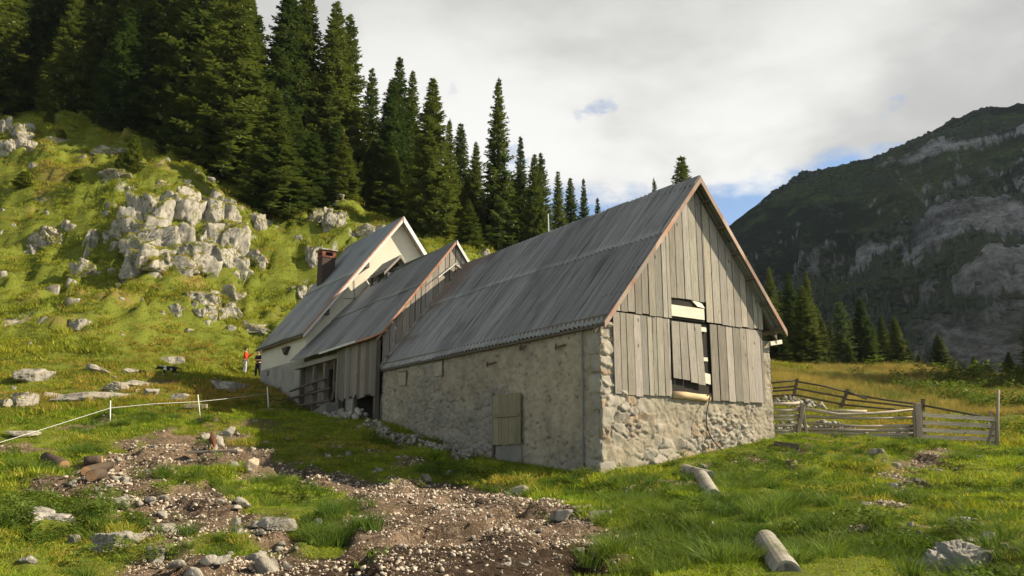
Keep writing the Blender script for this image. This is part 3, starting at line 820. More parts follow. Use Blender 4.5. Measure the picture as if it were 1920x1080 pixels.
def shed():
    z00 = 2.9; off = (0, 0, z00)
    o3 = np.array([BA[0], BA[1]])
    T = thing("cow_shed", "weathered board cow shed with open porch, between the stone barn and the cream house", "shed", (BA[0] + BB[0] * 12.4, BA[1] + BB[1] * 12.4, z00), BYAW)
    off = (0, 12.4, z00)
    vf, vb = 12.42, 20.95; uc, zrf, zrb = 3.05, 10.25, 9.9; sl = 1.3
    zr = lambda v: zrf + (zrb - zrf) * (v - vf) / (vb - vf)
    eu = -.30
    # roofs
    low = np.array((eu, vf - .1, 6.02)); top = np.array((uc, vf - .1, zrf))
    def cut(P):                                # the far end of the slope is a little lower and set further out
        k = (P[..., 1] - vf) / (vb - vf)
        P = P.copy(); P[..., 2] -= .36 * k * np.clip((P[..., 2] - 6) / 4, 0, 1); P[..., 0] -= .3 * k * np.clip((10 - P[..., 2]) / 4, 0, 1)
        return P
    roof = roof_sheet(low, (0, vb - vf + .12, 0), top - low, .2, .010, 21, MT['roof_mid'], "roof", T, off, ((0, .55, 0), (.53, 1.0, .025)), sheet=1.0, cutf=cut)
    lowR = np.array((6.2, vf - .1, 6.1))
    roof_sheet(lowR, (0, vb - vf + .12, 0), top - lowR, .2, .010, 22, MT['roof_mid'], "far_roof_slope", roof, off, ((0, .55, 0), (.53, 1.0, .025)), cutf=None)
    c = MB()
    for sgn in (-1, 1):
        c.prism([(uc, vf - .12, zrf + .06), (uc, vb, zrb + .06), (uc + sgn * .2, vb, zrb + .06 - .26), (uc + sgn * .2, vf - .12, zrf + .06 - .26)], (0, 0, -.01), .8)
    c.build("ridge_cap", MT['roof_mid'], roof, off)
    v = MB()
    k_ = 4
    for k in range(k_):
        a = eu + (uc - eu) * k / k_; b_ = eu + (uc - eu) * (k + 1) / k_
        za, zb = 6.02 + (zrf - 6.02) * k / k_, 6.02 + (zrf - 6.02) * (k + 1) / k_
        v.prism([(a, vf - .14, za - .10), (b_, vf - .14, zb - .10), (b_, vf - .14, zb + .035), (a, vf - .14, za + .035)], (0, .025, 0), (1, 1.1, .9, 1.0)[k])
    v.build("rusty_verge_strip", MT['rust'], roof, off)
    v = MB(); v.prism([(uc, vf - .16, zrf - .13), (6.2, vf - .16, 5.97), (6.2, vf - .16, 6.12), (uc, vf - .16, zrf + .05)], (0, .03, 0), .9); v.build("white_verge_board", MT['white_trim'], roof, off)
    # gable boards
    g = MB(); boards(g, 0.0, 6.0, vf + .04, 5.0, lambda x: gz(x, uc, zrf, sl) - .1, .18, .3, 41, tint=(.85, 1.25)); g.build("gable_cladding", MT['board'], T, off)
    fl = MB(); fl.bar((2.15, vf - .2, 8.62), (2.95, vf - .2, 9.30), .03, .2, 1.0, (0, 1, 0)); fl.bar((2.95, vf - .22, 9.22), (3.25, vf - .22, 9.08), .03, .22, 1, (0, 1, 0)); fl.build("pale_patch_boards", MT['white_trim'], T, off)
    # walls: recessed plaster wall behind the porch, back mass
    w = MB(); w.box(1.0, 1.3, 15.9, 21.0, 2.5, 7.0, 1.0); w.box(1.3, 5.9, 20.6, 20.9, 2.5, 6.2, .6); w.box(5.6, 5.9, 12.6, 20.6, 2.5, 6.0, .8); w.box(.1, 5.6, 12.55, 12.65, 2.5, 5.0, .5)
    w.build("wall", MT['cementlight'], T, off)
    for va in (16.0, 19.6):
        d = MB(); d.box(.93, .99, va, va + .75, 3.9, 5.65); d.build("doorway_shade_panel", MT['dark'], T, off)  # flat near-black panels paint the darkness of open doorways
    y = MB(); y.box(.88, .925, 17.0, 17.7, 4.85, 5.7); y.build("yellow_panel", MT['yellow'], T, off)
    y = MB(); y.box(.88, .925, 17.0, 17.65, 3.6, 4.82); y.build("pale_door", MT['paleboard'], T, off)
    # porch posts, beam, rails
    for (vv, sz, zb) in ((15.95, .13, 3.1), (17.0, .12, 3.2), (17.9, .2, 3.2), (19.2, .19, 3.3), (20.75, .2, 3.6)):
        p = MB(); p.bar((.02, vv, zb - .5), (.02 + .03 * math.sin(vv * 9), vv, 5.95), sz, sz, .8 + .3 * math.sin(vv * 5) ** 2, (0, 1, 0)); p.build("post", MT['board_dark'], T, off)
    p = MB(); p.bar((-.02, 15.8, 5.86), (-.2, 21.2, 5.78), .17, .2, 1.1); p.build("eave_beam", MT['board'], T, off)
    for (za, zb, va, vb_) in ((5.02, 4.72, 17.2, 21.4), (4.55, 4.30, 17.0, 23.0), (4.05, 3.95, 16.9, 22.2), (3.62, 3.6, 16.9, 21.6)):
        p = MB(); p.tube([(-.16, va, za), (-.2, (va + vb_) / 2, (za + zb) / 2 + .03), (-.3, vb_, zb)], [.06, .065, .05], 8, .95); p.build("rail", MT['rail_dark'], T, off, True)
    p = MB(); p.bar((-.05, 16.6, 4.75), (.0, 17.6, 3.2), .26, .06, .5, (1, 0, 0)); p.build("leaning_plank", MT['board_dark'], T, off)
    # lean-to of upright planks at the front
    l = MB()
    r_ = np.random.default_rng(8)
    d_ = MB(); boards(d_, 0, 3.7, 0, 3.98, lambda x: 6.05 - .0 * x, .16, .34, 51, th=.03, tint=(.65, 1.35), gap=.01, jb=.09, skew=.03)
    vv = np.array(d_.v); d_.v = [(-.30 + q[1], 12.22 + q[0], q[2]) for q in vv]; d_.f = [f[::-1] for f in d_.f]
    ln = d_.build("leanto_cladding", MT['board_grey'], T, off, label="lean-to of rough upright grey planks")
    q = MB(); q.bar((-.2, 15.85, 2.6), (-.2, 15.85, 6.0), .14, .14, .9, (0, 1, 0)); q.bar((-.2, 12.35, 2.4), (-.22, 12.35, 6.0), .16, .16, .7, (0, 1, 0)); q.bar((-.2, 14.3, 2.4), (-.2, 14.3, 4.2), .12, .12, .8, (0, 1, 0)); q.bar((-.2, 12.3, 4.05), (-.2, 15.9, 4.05), .1, .12, .7); q.build("leanto_frame", MT['board_dark'], ln, off)
    q = MB(); q.box(.55, .6, 12.6, 15.9, 2.3, 6.0); q.build("leanto_shade_sheet", MT['dark'], ln, off)  # last sheet: darkness under the lean-to put in as colour
    q = MB(); q.prism([(-.55, 12.15, 6.02), (-.55, 16.6, 5.97), (.12, 16.6, 6.3), (.12, 12.15, 6.38)], (0, 0, .03), 1.0); q.build("leanto_roof", MT['rust'], ln, off)
    q = MB(); q.bar((-.58, 13.6, 6.06), (-.62, 17.2, 5.98), .02, .08, .9); q.build("gutter_board", MT['white_trim'], ln, off)
    q = MB(); q.prism([(-.95, 15.3, 3.86), (-.45, 15.3, 3.86), (-.45, 17.9, 3.3), (-.95, 17.9, 3.3)], (0, 0, -1.4), .6); q.build("concrete_ramp", MT['cement'], T, off)
    # little roofed turret on the ridge
    tu = MB(); tc_, tz, th_ = 3.42, 10.92, .92
    va, vb2 = 18.1, 20.05
    for sgn in (-1, 1):
        tu.prism([(tc_, va, tz), (tc_, vb2, tz - .05), (tc_ + sgn * .78, vb2, tz - .05 - .78 * 1.12), (tc_ + sgn * .78, va, tz - .78 * 1.12)], (0, 0, .035), .55)
    turret = tu.build("ridge_turret_roof", MT['roof_mid'], roof, off, label="small dark gabled turret roof")
    for (uu, vv_) in ((tc_ - .6, va + .2), (tc_ - .6, (va + vb2) / 2), (tc_ - .6, vb2 - .2), (tc_ + .6, va + .2), (tc_ + .6, vb2 - .2)):
        q = MB(); q.bar((uu, vv_, 9.2), (uu, vv_, tz - .72), .1, .1, .8, (0, 1, 0)); q.build("turret_post", MT['board_dark'], roof, off)
    q = MB(); q.bar((tc_ - .6, va + .1, tz - .72), (tc_ - .6, vb2 - .1, tz - .74), .1, .1, .8); q.build("turret_plate", MT['board_dark'], roof, off)
    q = MB(); boards(q, tc_ - .55, tc_ + .75, va + .25, 9.3, lambda x: 10.12, .15, .22, 61, tint=(1.2, 1.6)); q.build("turret_boards", MT['white_trim'], roof, off)
    q = MB()
    for sgn in (-1, 1):
        q.prism([(tc_, va - .04, tz - .12), (tc_ + sgn * .8, va - .04, tz - .12 - .8 * 1.12), (tc_ + sgn * .8, va - .04, tz - .8 * 1.12 + .03), (tc_, va - .04, tz + .03)], (0, .03, 0), .9)
    q.build("turret_verge", MT['board'], roof, off)
    q = MB(); q.prism([(tc_ - .62, va + .5, 10.15), (tc_ + .62, va + .5, 10.15), (tc_, va + .5, tz - .12)], (0, .03, 0)); q.build("turret_shade_sheet", MT['dark'], roof, off)  # near-black triangle painted for the shaded turret opening
    return T


MT['cementlight'] = mat_plain('pale_limewash', (0.42, 0.40, 0.35), (0.30, 0.28, 0.24), 2.0, bs=.4, bd=.01, bscale=20)
MT['yellow'] = mat_plain('yellow_panel_paint', (0.45, 0.33, 0.08), (0.38, 0.28, 0.08), 5, bs=0)
MT['board_grey'] = mat_wood('rough_grey_plank', (0.25, 0.22, 0.19), (0.155, 0.135, 0.115), (9, 9, 0.35))


def house():
    z00 = 5.2; vf, vb = 21.0, 27.5; off = (0, vf, z00)
    T = thing("cream_house", "cream rendered house with steep blue grey metal roof and tall brick chimney", "house", (BA[0] + BB[0] * vf, BA[1] + BB[1] * vf, z00), BYAW)
    uL, uR = 0.17, 9.35; uc, zr, sl = 4.74, 13.6, 1.29
    ze = lambda u: gz(u, uc, zr, sl)
    w = MB()
    out = [(uL, 3.0), (uR, 3.0), (uR, ze(uR) - .12), (uc, zr - .14), (uL, ze(uL) - .12)]
    w.prism([(a, vf, z) for a, z in out], (0, .3, 0)); w.prism([(a, vb - .3, z) for a, z in out], (0, .3, 0))
    w.box(uL, uL + .3, vf + .3, vb - .3, 3, ze(uL) - .12); w.box(uR - .3, uR, vf + .3, vb - .3, 3, ze(uR) - .12)
    w.build("wall", MT['cream'], T, off)
    p = MB(); p.box(uL - .025, uL - .003, vf + .02, vb, 3.2, 6.22, 1.0); p.build("cement_plinth", MT['cement'], T, off)
    p = MB(); p.box(uL - .05, uL - .026, vb - 1.5, vb - 1.25, 5.85, 6.1, .35); p.build("wall_vent", MT['cement'], T, off)
    el, er = -.12, 9.6
    v0, v1 = vf - .42, vb + .15
    roof = roof_sheet((el, v0, ze(el)), (0, v1 - v0, 0), (uc - el, 0, zr - ze(el) + .02), .55, .008, 71, MT['roof_house'], "roof", T, off, ((0, .5, 0), (.49, 1, .02)), sheet=1.1, jit=.01)
    roof_sheet((er, v0, ze(er)), (0, v1 - v0, 0), (uc - er, 0, zr - ze(er) + .02), .55, .008, 72, MT['roof_house'], "far_roof_slope", roof, off, ((0, .5, 0), (.49, 1, .02)), sheet=1.1, jit=.01)
    c = MB()
    for sgn in (-1, 1):
        c.prism([(uc, v0 - .01, zr + .06), (uc, v1, zr + .06), (uc + sgn * .18, v1, zr + .06 - .18 * sl), (uc + sgn * .18, v0 - .01, zr + .06 - .18 * sl)], (0, 0, -.01), .9)
    c.build("ridge_cap", MT['roof_house'], roof, off)
    v = MB(); v.prism([(el, v0 - .05, ze(el) - .06), (uc, v0 - .05, zr - .06), (uc, v0 - .05, zr + .05), (el, v0 - .05, ze(el) + .05)], (0, .03, 0), 1); v.build("rusty_verge_strip", MT['rust'], roof, off)
    v = MB()
    v.prism([(el, v0 - .015, ze(el) - .25), (uc, v0 - .015, zr - .25), (uc, v0 - .015, zr - .065), (el, v0 - .015, ze(el) - .065)], (0, .03, 0), .9)
    v.prism([(er, v0 - .05, ze(er) - .24), (uc + .002, v0 - .05, zr - .24), (uc + .002, v0 - .05, zr + .05), (er, v0 - .05, ze(er) + .05)], (0, .04, 0), 1.1)
    v.build("white_verge_board", MT['white_trim'], roof, off)
    s = MB()
    for ea in (el, er):
        s.prism([(ea, v0 + .03, ze(ea) - .13), (uc, v0 + .03, zr - .13), (uc, v0 + .03, zr - .10), (ea, v0 + .03, ze(ea) - .10)], (0, v1 - v0 - .1, 0), .9)
    s.build("soffit", MT['concrete'], roof, off)
    for uu in (1.0, 2.92, 6.9, 8.4):
        b = MB(); b.box(uu - .13, uu + .13, v0 + .12, vf - .005, ze(uu) - .45, ze(uu) - .2, .7); b.build("purlin_end", MT['board_dark'], T, off)
    e = MB(); e.box(el - .02, el + .04, v0, v1, ze(el) - .1, ze(el) - .02, .5); e.build("eave_gutter", MT['board_dark'], roof, off)
    e = MB(); e.prism([(uL - .02, vf + 2.0, 7.0), (uL - .02, vf + 2.9, 7.0), (uL - .02, vf + 2.45, 6.62)], (-.16, 0, 0), .5); e.build("eave_bracket", MT['board_dark'], T, off)
    c = MB(); c.tube([(2.4, vf - .03, 10.15), (2.45, vf - .03, 9.2), (2.38, vf - .03, 8.55), (2.3, vf - .04, 8.4)], .012, 5); c.tube([(1.9, vf - .03, 9.2), (2.44, vf - .03, 9.25)], .01, 5); c.build("wall_cable", MT['hose'], T, off)
    # chimney
    cu0, cu1, cv0, cv1 = 2.5, 3.22, 25.55, 26.25
    c = MB(); c.box(cu0, cu1, cv0, cv1, 9.6, 12.28, 1.0); ch = c.build("chimney", MT['brick'], roof, off)
    c = MB()
    r_ = np.random.default_rng(3)
    z = 12.285
    for k in range(4):
        nb = 4
        for side in range(4):
            for j in range(nb):
                if k in (1, 2) and j in (1, 2): continue
                a, b_ = j / nb, (j + .93) / nb
                t = r_.uniform(.7, 1.4)
                if side == 0: c.box(cu0 - .03 + a * .78, cu0 - .03 + b_ * .78, cv0 - .03, cv0 + .08, z, z + .085, t)
                if side == 1: c.box(cu0 - .03 + a * .78, cu0 - .03 + b_ * .78, cv1 - .08, cv1 + .03, z, z + .085, t)
                if side == 2: c.box(cu0 - .031, cu0 + .08, cv0 - .029 + .11 + a * .55, cv0 - .029 + .11 + b_ * .55, z + .001, z + .084, t)
                if side == 3: c.box(cu1 - .08, cu1 + .031, cv0 - .029 + .11 + a * .55, cv0 - .029 + .11 + b_ * .55, z + .001, z + .084, t)
        z += .095
    c.build("brick_band", MT['brick_red'], ch, off)
    c = MB(); c.box(cu0 - .1, cu1 + .1, cv0 - .1, cv1 + .1, z + .002, z + .085, 1); c.build("chimney_cap", MT['concrete'], ch, off)
    c = MB(); c.box(cu0 + .12, cu1 - .12, cv0 + .12, cv1 - .12, 12.25, z); c.build("flue", MT['dark'], ch, off)
    return T


barn(); shed(); house()
# ------------------------------------------------------------------ spruces
MT['needle'] = mat_leaf('spruce_needles', (0.058, 0.096, 0.028), (0.135, 0.165, 0.042), None, 0.32, 0.5, 0.75)
MT['needle_young'] = mat_leaf('young_spruce_needles', (0.12, 0.16, 0.035), (0.17, 0.20, 0.045), None, 0.35, 0.5, 0.4)
MT['larch'] = mat_leaf('larch_needles', (0.075, 0.115, 0.035), (0.10, 0.14, 0.045), None, 0.4, 0.5, 0.3)


def spruce_mesh(name, seed, Hh, Rr, nlev, nb, mat, power=0.8, droop=0.5, dens=1.0, low=0.04, ragged=0.3):
    r_ = np.random.default_rng(seed)
    V, F, C = [], [], []

    def kite(p, d, side, l, w, c):
        b0 = len(V); q = p + d * l
        m_ = p + d * l * 0.45
        V.extend([p, m_ + side * w, q, m_ - side * w]); F.append((b0, b0 + 1, b0 + 2, b0 + 3)); C.extend([c] * 4)

    z = low * Hh; lev = 0
    bare_sector = r_.uniform(0, 6.28)
    while z < Hh * 0.985:
        t = z / Hh
        Rz = Rr * ((1 - t) ** power) * (1 - 0.35 * math.exp(-((t) / 0.10) ** 2)) + 0.06
        n = max(4, int(nb * (0.55 + 0.6 * (1 - t)) + r_.uniform(-1, 1)))
        a0 = r_.uniform(0, 6.28)
        for k in range(n):
            az = a0 + 6.283 * k / n + r_.uniform(-.35, .35)
            Rb = Rz * r_.uniform(1 - ragged, 1 + ragged * 0.55)
            if r_.random() < 0.06: Rb *= 0.5
            out = np.array([math.cos(az), math.sin(az), 0.0]); sd = np.array([-out[1], out[0], 0.0])
            up0 = 0.75 * t ** 1.5 - droop * (1 - t) * r_.uniform(.6, 1.2)
            zz = z + r_.uniform(-.5, .5) * Hh / nlev
            ns = max(3, int((3 + Rb * 3.0) * dens))
            tone = r_.uniform(.75, 1.25)
            prev = np.array([0, 0, zz])
            for s_ in range(1, ns + 1):
                s = s_ / ns
                p = np.array([0, 0, zz]) + out * Rb * s + np.array([0, 0, Rb * (up0 * s + 0.34 * s * s * (1 - t) * (1 if droop > .1 else .3))])
                tan = (p - prev); tan = tan / (np.linalg.norm(tan) + 1e-9)
                if s > 0.16:
                    l = (0.26 + 0.36 * Rb * (1.1 - s)) * r_.uniform(.7, 1.3)
                    l = min(l * 1.15, 1.1)
                    for sg in (-1, 1):
                        d = tan * r_.uniform(.45, .9) + sd * sg * r_.uniform(.6, 1.0) + np.array([0, 0, r_.uniform(-.45, .05)])
                        d /= np.linalg.norm(d)
                        nrm = np.cross(d, (0, 0, 1)); nrm = nrm / (np.linalg.norm(nrm) + 1e-9)
                        nrm = nrm + np.array([0, 0, r_.uniform(-.6, .6)]); nrm /= np.linalg.norm(nrm)
                        kite(p, d, nrm, l, l * r_.uniform(.18, .30), (tone * r_.uniform(.85, 1.15),) * 3)
                    d = tan * r_.uniform(.1, .6) + np.array([r_.uniform(-.3, .3), r_.uniform(-.3, .3), -r_.uniform(.5, 1.0)]); d /= np.linalg.norm(d)
                    kite(p, d, sd * r_.choice([-1, 1]) + out * r_.uniform(-.4, .4), l * .75, l * .2, (tone * r_.uniform(.8, 1.1),) * 3)
                prev = p
            kite(prev - tan * .15, tan, sd, .42, .09, (tone * 1.15,) * 3)
        z += Hh / nlev * (1.15 - 0.5 * t) * r_.uniform(.8, 1.2)
    for k in range(5):
        kite(np.array([0, 0, Hh * .965]), np.array([r_.uniform(-.12, .12), r_.uniform(-.12, .12), 1.0]), np.array([math.cos(k), math.sin(k), 0]), Hh * .045, .07, (1.1,) * 3)
    crown = mesh_np(name + "_crown", np.array(V), np.array(F), mat, np.array(C))
    mb = MB(); mb.tube([(0, 0, -1.5), (0, 0, Hh * .3), (0.02, .02, Hh * .7), (0, 0, Hh * .99)], [Hh * .0135 + .04, Hh * .011, Hh * .006, .015], 8, 1.0)
    tr = mb.build(name + "_trunk_source", MT['bark'], None, smooth=True); tm = tr.data; bpy.data.objects.remove(tr)
    return crown, tm


for k in ('needle', 'needle_young', 'larch'):
    m = MT[k]; nt = m.node_tree
SP = [spruce_mesh("spruce", 300 + i, 20.0, 2.9, 46, 9, MT['needle'], pw, dr, 1.0, 0.03, rg) for i, (pw, dr, rg) in enumerate(((.95, .45, .28), (.85, .55, .38), (1.1, .4, .26), (.8, .5, .32), (1.0, .6, .42)))]
YS = [spruce_mesh("young_spruce", 330 + i, 6.0, 1.35, 20, 8, MT['needle_young'], .85, .15, 1.3, 0.0, .25) for i in range(2)]
LA = spruce_mesh("larch", 350, 16.0, 2.6, 30, 7, MT['larch'], .55, .1, .8, 0.08, .45)
_rt = np.random.default_rng(99)


def tree(px, ptop, pbase, Y, wr, label, group=None, kind='spruce', var=None, name=None, dz=0.0):
    """a tree with its foot at depth Y under picture column px and its tip at picture row ptop; wr: crown width / height"""
    if Y is None: Y = float(ground_px(px, pbase, 30)[1])
    x = ray(px, pbase)[0] * Y
    zg = float(H(np.array([x]), np.array([float(Y)]))[0]) + dz
    r = ray(px, ptop); zt = EYE + r[2] * Y
    hh = max(zt - zg, 1.0)
    x = r[0] * Y
    src, h0, w0 = {'spruce': (SP[var if var is not None else _rt.integers(0, len(SP))], 20.0, 5.4), 'young': (YS[_rt.integers(0, 2)], 6.0, 2.7), 'larch': (LA, 16.0, 5.2)}[kind]
    sz = hh / h0; sx = hh * wr * (1.34 if kind == 'spruce' else 1.0) / w0
    T = thing(name or {'spruce': 'spruce_tree', 'young': 'young_spruce', 'larch': 'larch_tree'}[kind], label, 'tree', (x, Y, zg), _rt.uniform(0, 6.28), group)
    c = link('crown', src[0], T, scale=(sx, sx, sz)); t = link('trunk', src[1], T, scale=(sx, sx, sz))
    return T


FRONT = [  # px, top row, base row, depth, width/height, label
    (452, -70, 348, 80, .33, "huge broad dark spruce at the corner of the forest, right above the rocky cliff"),
    (487, 30, 352, 84, .24, "narrow dark spruce right behind the huge broad spruce, its edge against the sky"),
    (520, 166, 412, 73, .42, "mid-height bushy spruce in front, its foot down among the rocks"),
    (545, -30, 390, 86, .27, "left one of the twin-topped tall spruces cut off by the top edge"),
    (577, -22, 392, 88, .26, "right one of the twin-topped tall spruces cut off by the top edge"),
    (590, 250, 372, 77, .5, "squat spruce at the forest foot above the white rock step"),
    (632, 6, 420, 88, .24, "tall spruce whose tip just reaches the top edge of the sky"),
    (657, 30, 425, 92, .22, "spruce with its tip slightly lower, close beside the tip touching the top edge"),
    (698, 130, 425, 98, .2, "slim spruce filling the gap between two taller groups of spruces"),
    (736, 150, 430, 88, .26, "shorter left neighbour in the clump of three spruces over the house ridge"),
    (750, 108, 432, 90, .24, "tallest of the clump of three spruces over the house ridge"),
    (774, 134, 440, 93, .22, "ragged right neighbour in the clump of three spruces over the house ridge"),
    (812, 147, 462, 77, .30, "full spruce directly behind the shed roof peak, branches down to the grass"),
    (843, 222, 470, 95, .2, "slim spruce tip right of the full spruce behind the shed"),
    (864, 232, 470, 98, .24, "spruce tip second from the left in the descending trio before the isolated tall spruce"),
    (893, 266, 475, 92, .27, "lowest spruce of the descending trio before the isolated tall spruce"),
    (879, 375, 472, 74, .5, "small dense spruce at the forest foot above the yellow grass patch"),
    (935, 147, 485, 84, .20, "tall ragged spire of spruce standing clear above its neighbours, over the barn ridge"),
    (976, 256, 485, 89, .22, "spruce next to the right of the tall ragged spire"),
    (1002, 290, 480, 85, .24, "left of two close spruce tips at the end of the dense forest"),
    (1014, 288, 480, 91, .22, "right of two close spruce tips at the end of the dense forest"),
    (1046, 322, 470, 105, .2, "thin open spruce, first of four standing apart over the barn ridge"),
    (1069, 334, 470, 108, .24, "second of four spruces standing apart over the barn ridge"),
    (1094, 335, 470, 106, .2, "third of four spruces standing apart over the barn ridge"),
    (1120, 371, 470, 118, .24, "smallest and last of four spruces standing apart over the barn ridge"),
    (1226, 334, 480, 112, .16, "small spruce tip poking over the barn ridge near its front peak"),
    (1277, 294, 480, 86, .26, "bigger broken spruce top over the barn ridge just left of its front peak"),
    (12, -140, 222, 88, .3, "dark spruce at the left edge of the picture"),
    (62, -60, 212, 92, .28, "second spruce from the left edge of the picture"),
    (110, -160, 205, 96, .26, "tall spruce between the left edge and the pale-tipped forest front"),
    (150, -20, 228, 86, .34, "broad spruce at the forest front above the white ledge"),
    (205, -190, 225, 95, .26, "tall dark spruce behind the broad one above the white ledge"),
    (247, 18, 232, 84, .36, "conical spruce at the forest front whose whole outline shows"),
    (296, -140, 240, 92, .28, "tall spruce right behind the conical one at the forest front"),
    (341, 150, 300, 80, .36, "small dark spruce in the shade inside the forest edge"),
    (345, -180, 300, 92, .27, "tall spruce behind the small dark spruce inside the forest edge"),
    (392, -150, 345, 87, .29, "tall spruce just left of the huge broad corner spruce"),
    (427, -170, 340, 95, .25, "spruce behind the huge broad corner spruce"),
]
for f in FRONT: tree(*f)
GF = "spruces filling the forest behind its front row"
LF = "dark spruce deep in the forest, seen only in pieces between the front trees"
for k in range(95):
    px = _rt.uniform(-140, 1030)
    Y = _rt.uniform(97, 135)
    top = np.interp(px, [-140, 0, 440, 520, 600, 680, 760, 850, 930, 1030], [-220, -220, -150, 150, 120, 190, 210, 270, 310, 350]) + _rt.uniform(10, 110)
    tree(px, top, 300, Y, _rt.uniform(.22, .32), LF, GF)
for k in range(26):                            # undergrowth spruces along the forest foot
    px = _rt.uniform(0, 980); Yb = np.interp(px, [0, 200, 330, 440, 540, 700, 870, 980], [93, 93, 86, 84, 79, 82, 79, 84]) + _rt.uniform(0, 7)
    b_ = ray(px, 400)
    zt = float(H(np.array([b_[0] * Yb]), np.array([Yb]))[0]) + _rt.uniform(5, 10)
    ptop = 540 - FPX * math.tan(math.atan2(zt - EYE, Yb) - PITCH)
    tree(px, ptop, 400, Yb, _rt.uniform(.4, .55), "half-grown spruce in the dark foot of the forest", "half-grown spruces along the forest foot")
for f in ((255, 255, 322, None, .62, "pale young spruce standing alone on the sunny slope below the forest"), (230, 285, 320, None, .8, "low pale spruce sapling leaning on the lone young spruce"),
          (95, 205, 232, None, .8, "round spruce sapling at the forest edge near the left ledge"), (46, 322, 350, None, 1.3, "dark bushy dwarf spruce on the grassy slope at left"),
          (146, 318, 342, None, 1.2, "dark bushy dwarf spruce between the slope's rock bits"), (116, 245, 262, None, 1.3, "low dark spruce scrub beside the white ledge")):
    tree(*f, kind='young')
RIGHT = [(1441, 500, 700, 96, .27, "spruce half hidden behind the barn's right eave"), (1477, 512, 700, 92, .3, "dark spruce between the barn eave and the sunlit spruce"),
         (1511, 508, 700, 99, .26, "tall dark spruce top right behind the sunlit spruce"), (1503, 537, 700, 82, .36, "bright green sunlit spruce in front of the dark row beyond the meadow"),
         (1456, 590, 700, 86, .4, "low dark spruce at the barn's right corner, beyond the meadow"), (1612, 560, 700, 92, .38, "broad dark spruce right beside the pale larch"),
         (1651, 592, 700, 96, .34, "first of two dark spruces right of the broad dark spruce"), (1676, 595, 700, 93, .36, "second of two dark spruces right of the broad dark spruce"),
         (1540, 600, 700, 95, .4, "dark spruce between the sunlit spruce and the larch"), (1700, 640, 700, 94, .5, "short dark spruce ending the row beyond the meadow"),
         (1630, 640, 700, 88, .6, "low bushy spruce at the foot of the broad dark spruce"),
         (1758, 628, 690, 100, .55, "single dark spruce standing alone right of the row"), (1722, 665, 690, 97, .6, "tiny spruce between the row and the single dark spruce"),
         (1930, 562, 700, 68, .45, "dark spruce at the right edge of the picture"), (2010, 330, 700, 62, .4, "dark spruce just outside the right edge, shading the meadow"), (2075, 300, 700, 60, .4, "farther dark spruce outside the right edge, shading the meadow"), (2160, 280, 705, 57, .4, "farthest dark spruce outside the right edge, shading the scrub"), (1890, 660, 700, 84, .7, "short dark spruce beside the one at the right edge"), (1825, 668, 700, 96, .7, "little bushy spruce in the shaded scrub under the scree")]
for f in RIGHT: tree(*f)
for px_, tp_, Y_ in ((1462, 545, 108), (1490, 560, 104), (1530, 575, 110), (1556, 610, 102), (1592, 600, 108), (1634, 608, 106), (1664, 625, 108), (1692, 655, 104), (1590, 640, 86), (1545, 650, 88)):
    tree(px_, tp_, 700, Y_, .36, "dark spruce back in the row beyond the meadow", "spruces back in the row beyond the meadow")
tree(1573, 566, 700, 90, .42, "pale green feathery larch among dark spruces beyond the meadow", kind='larch')


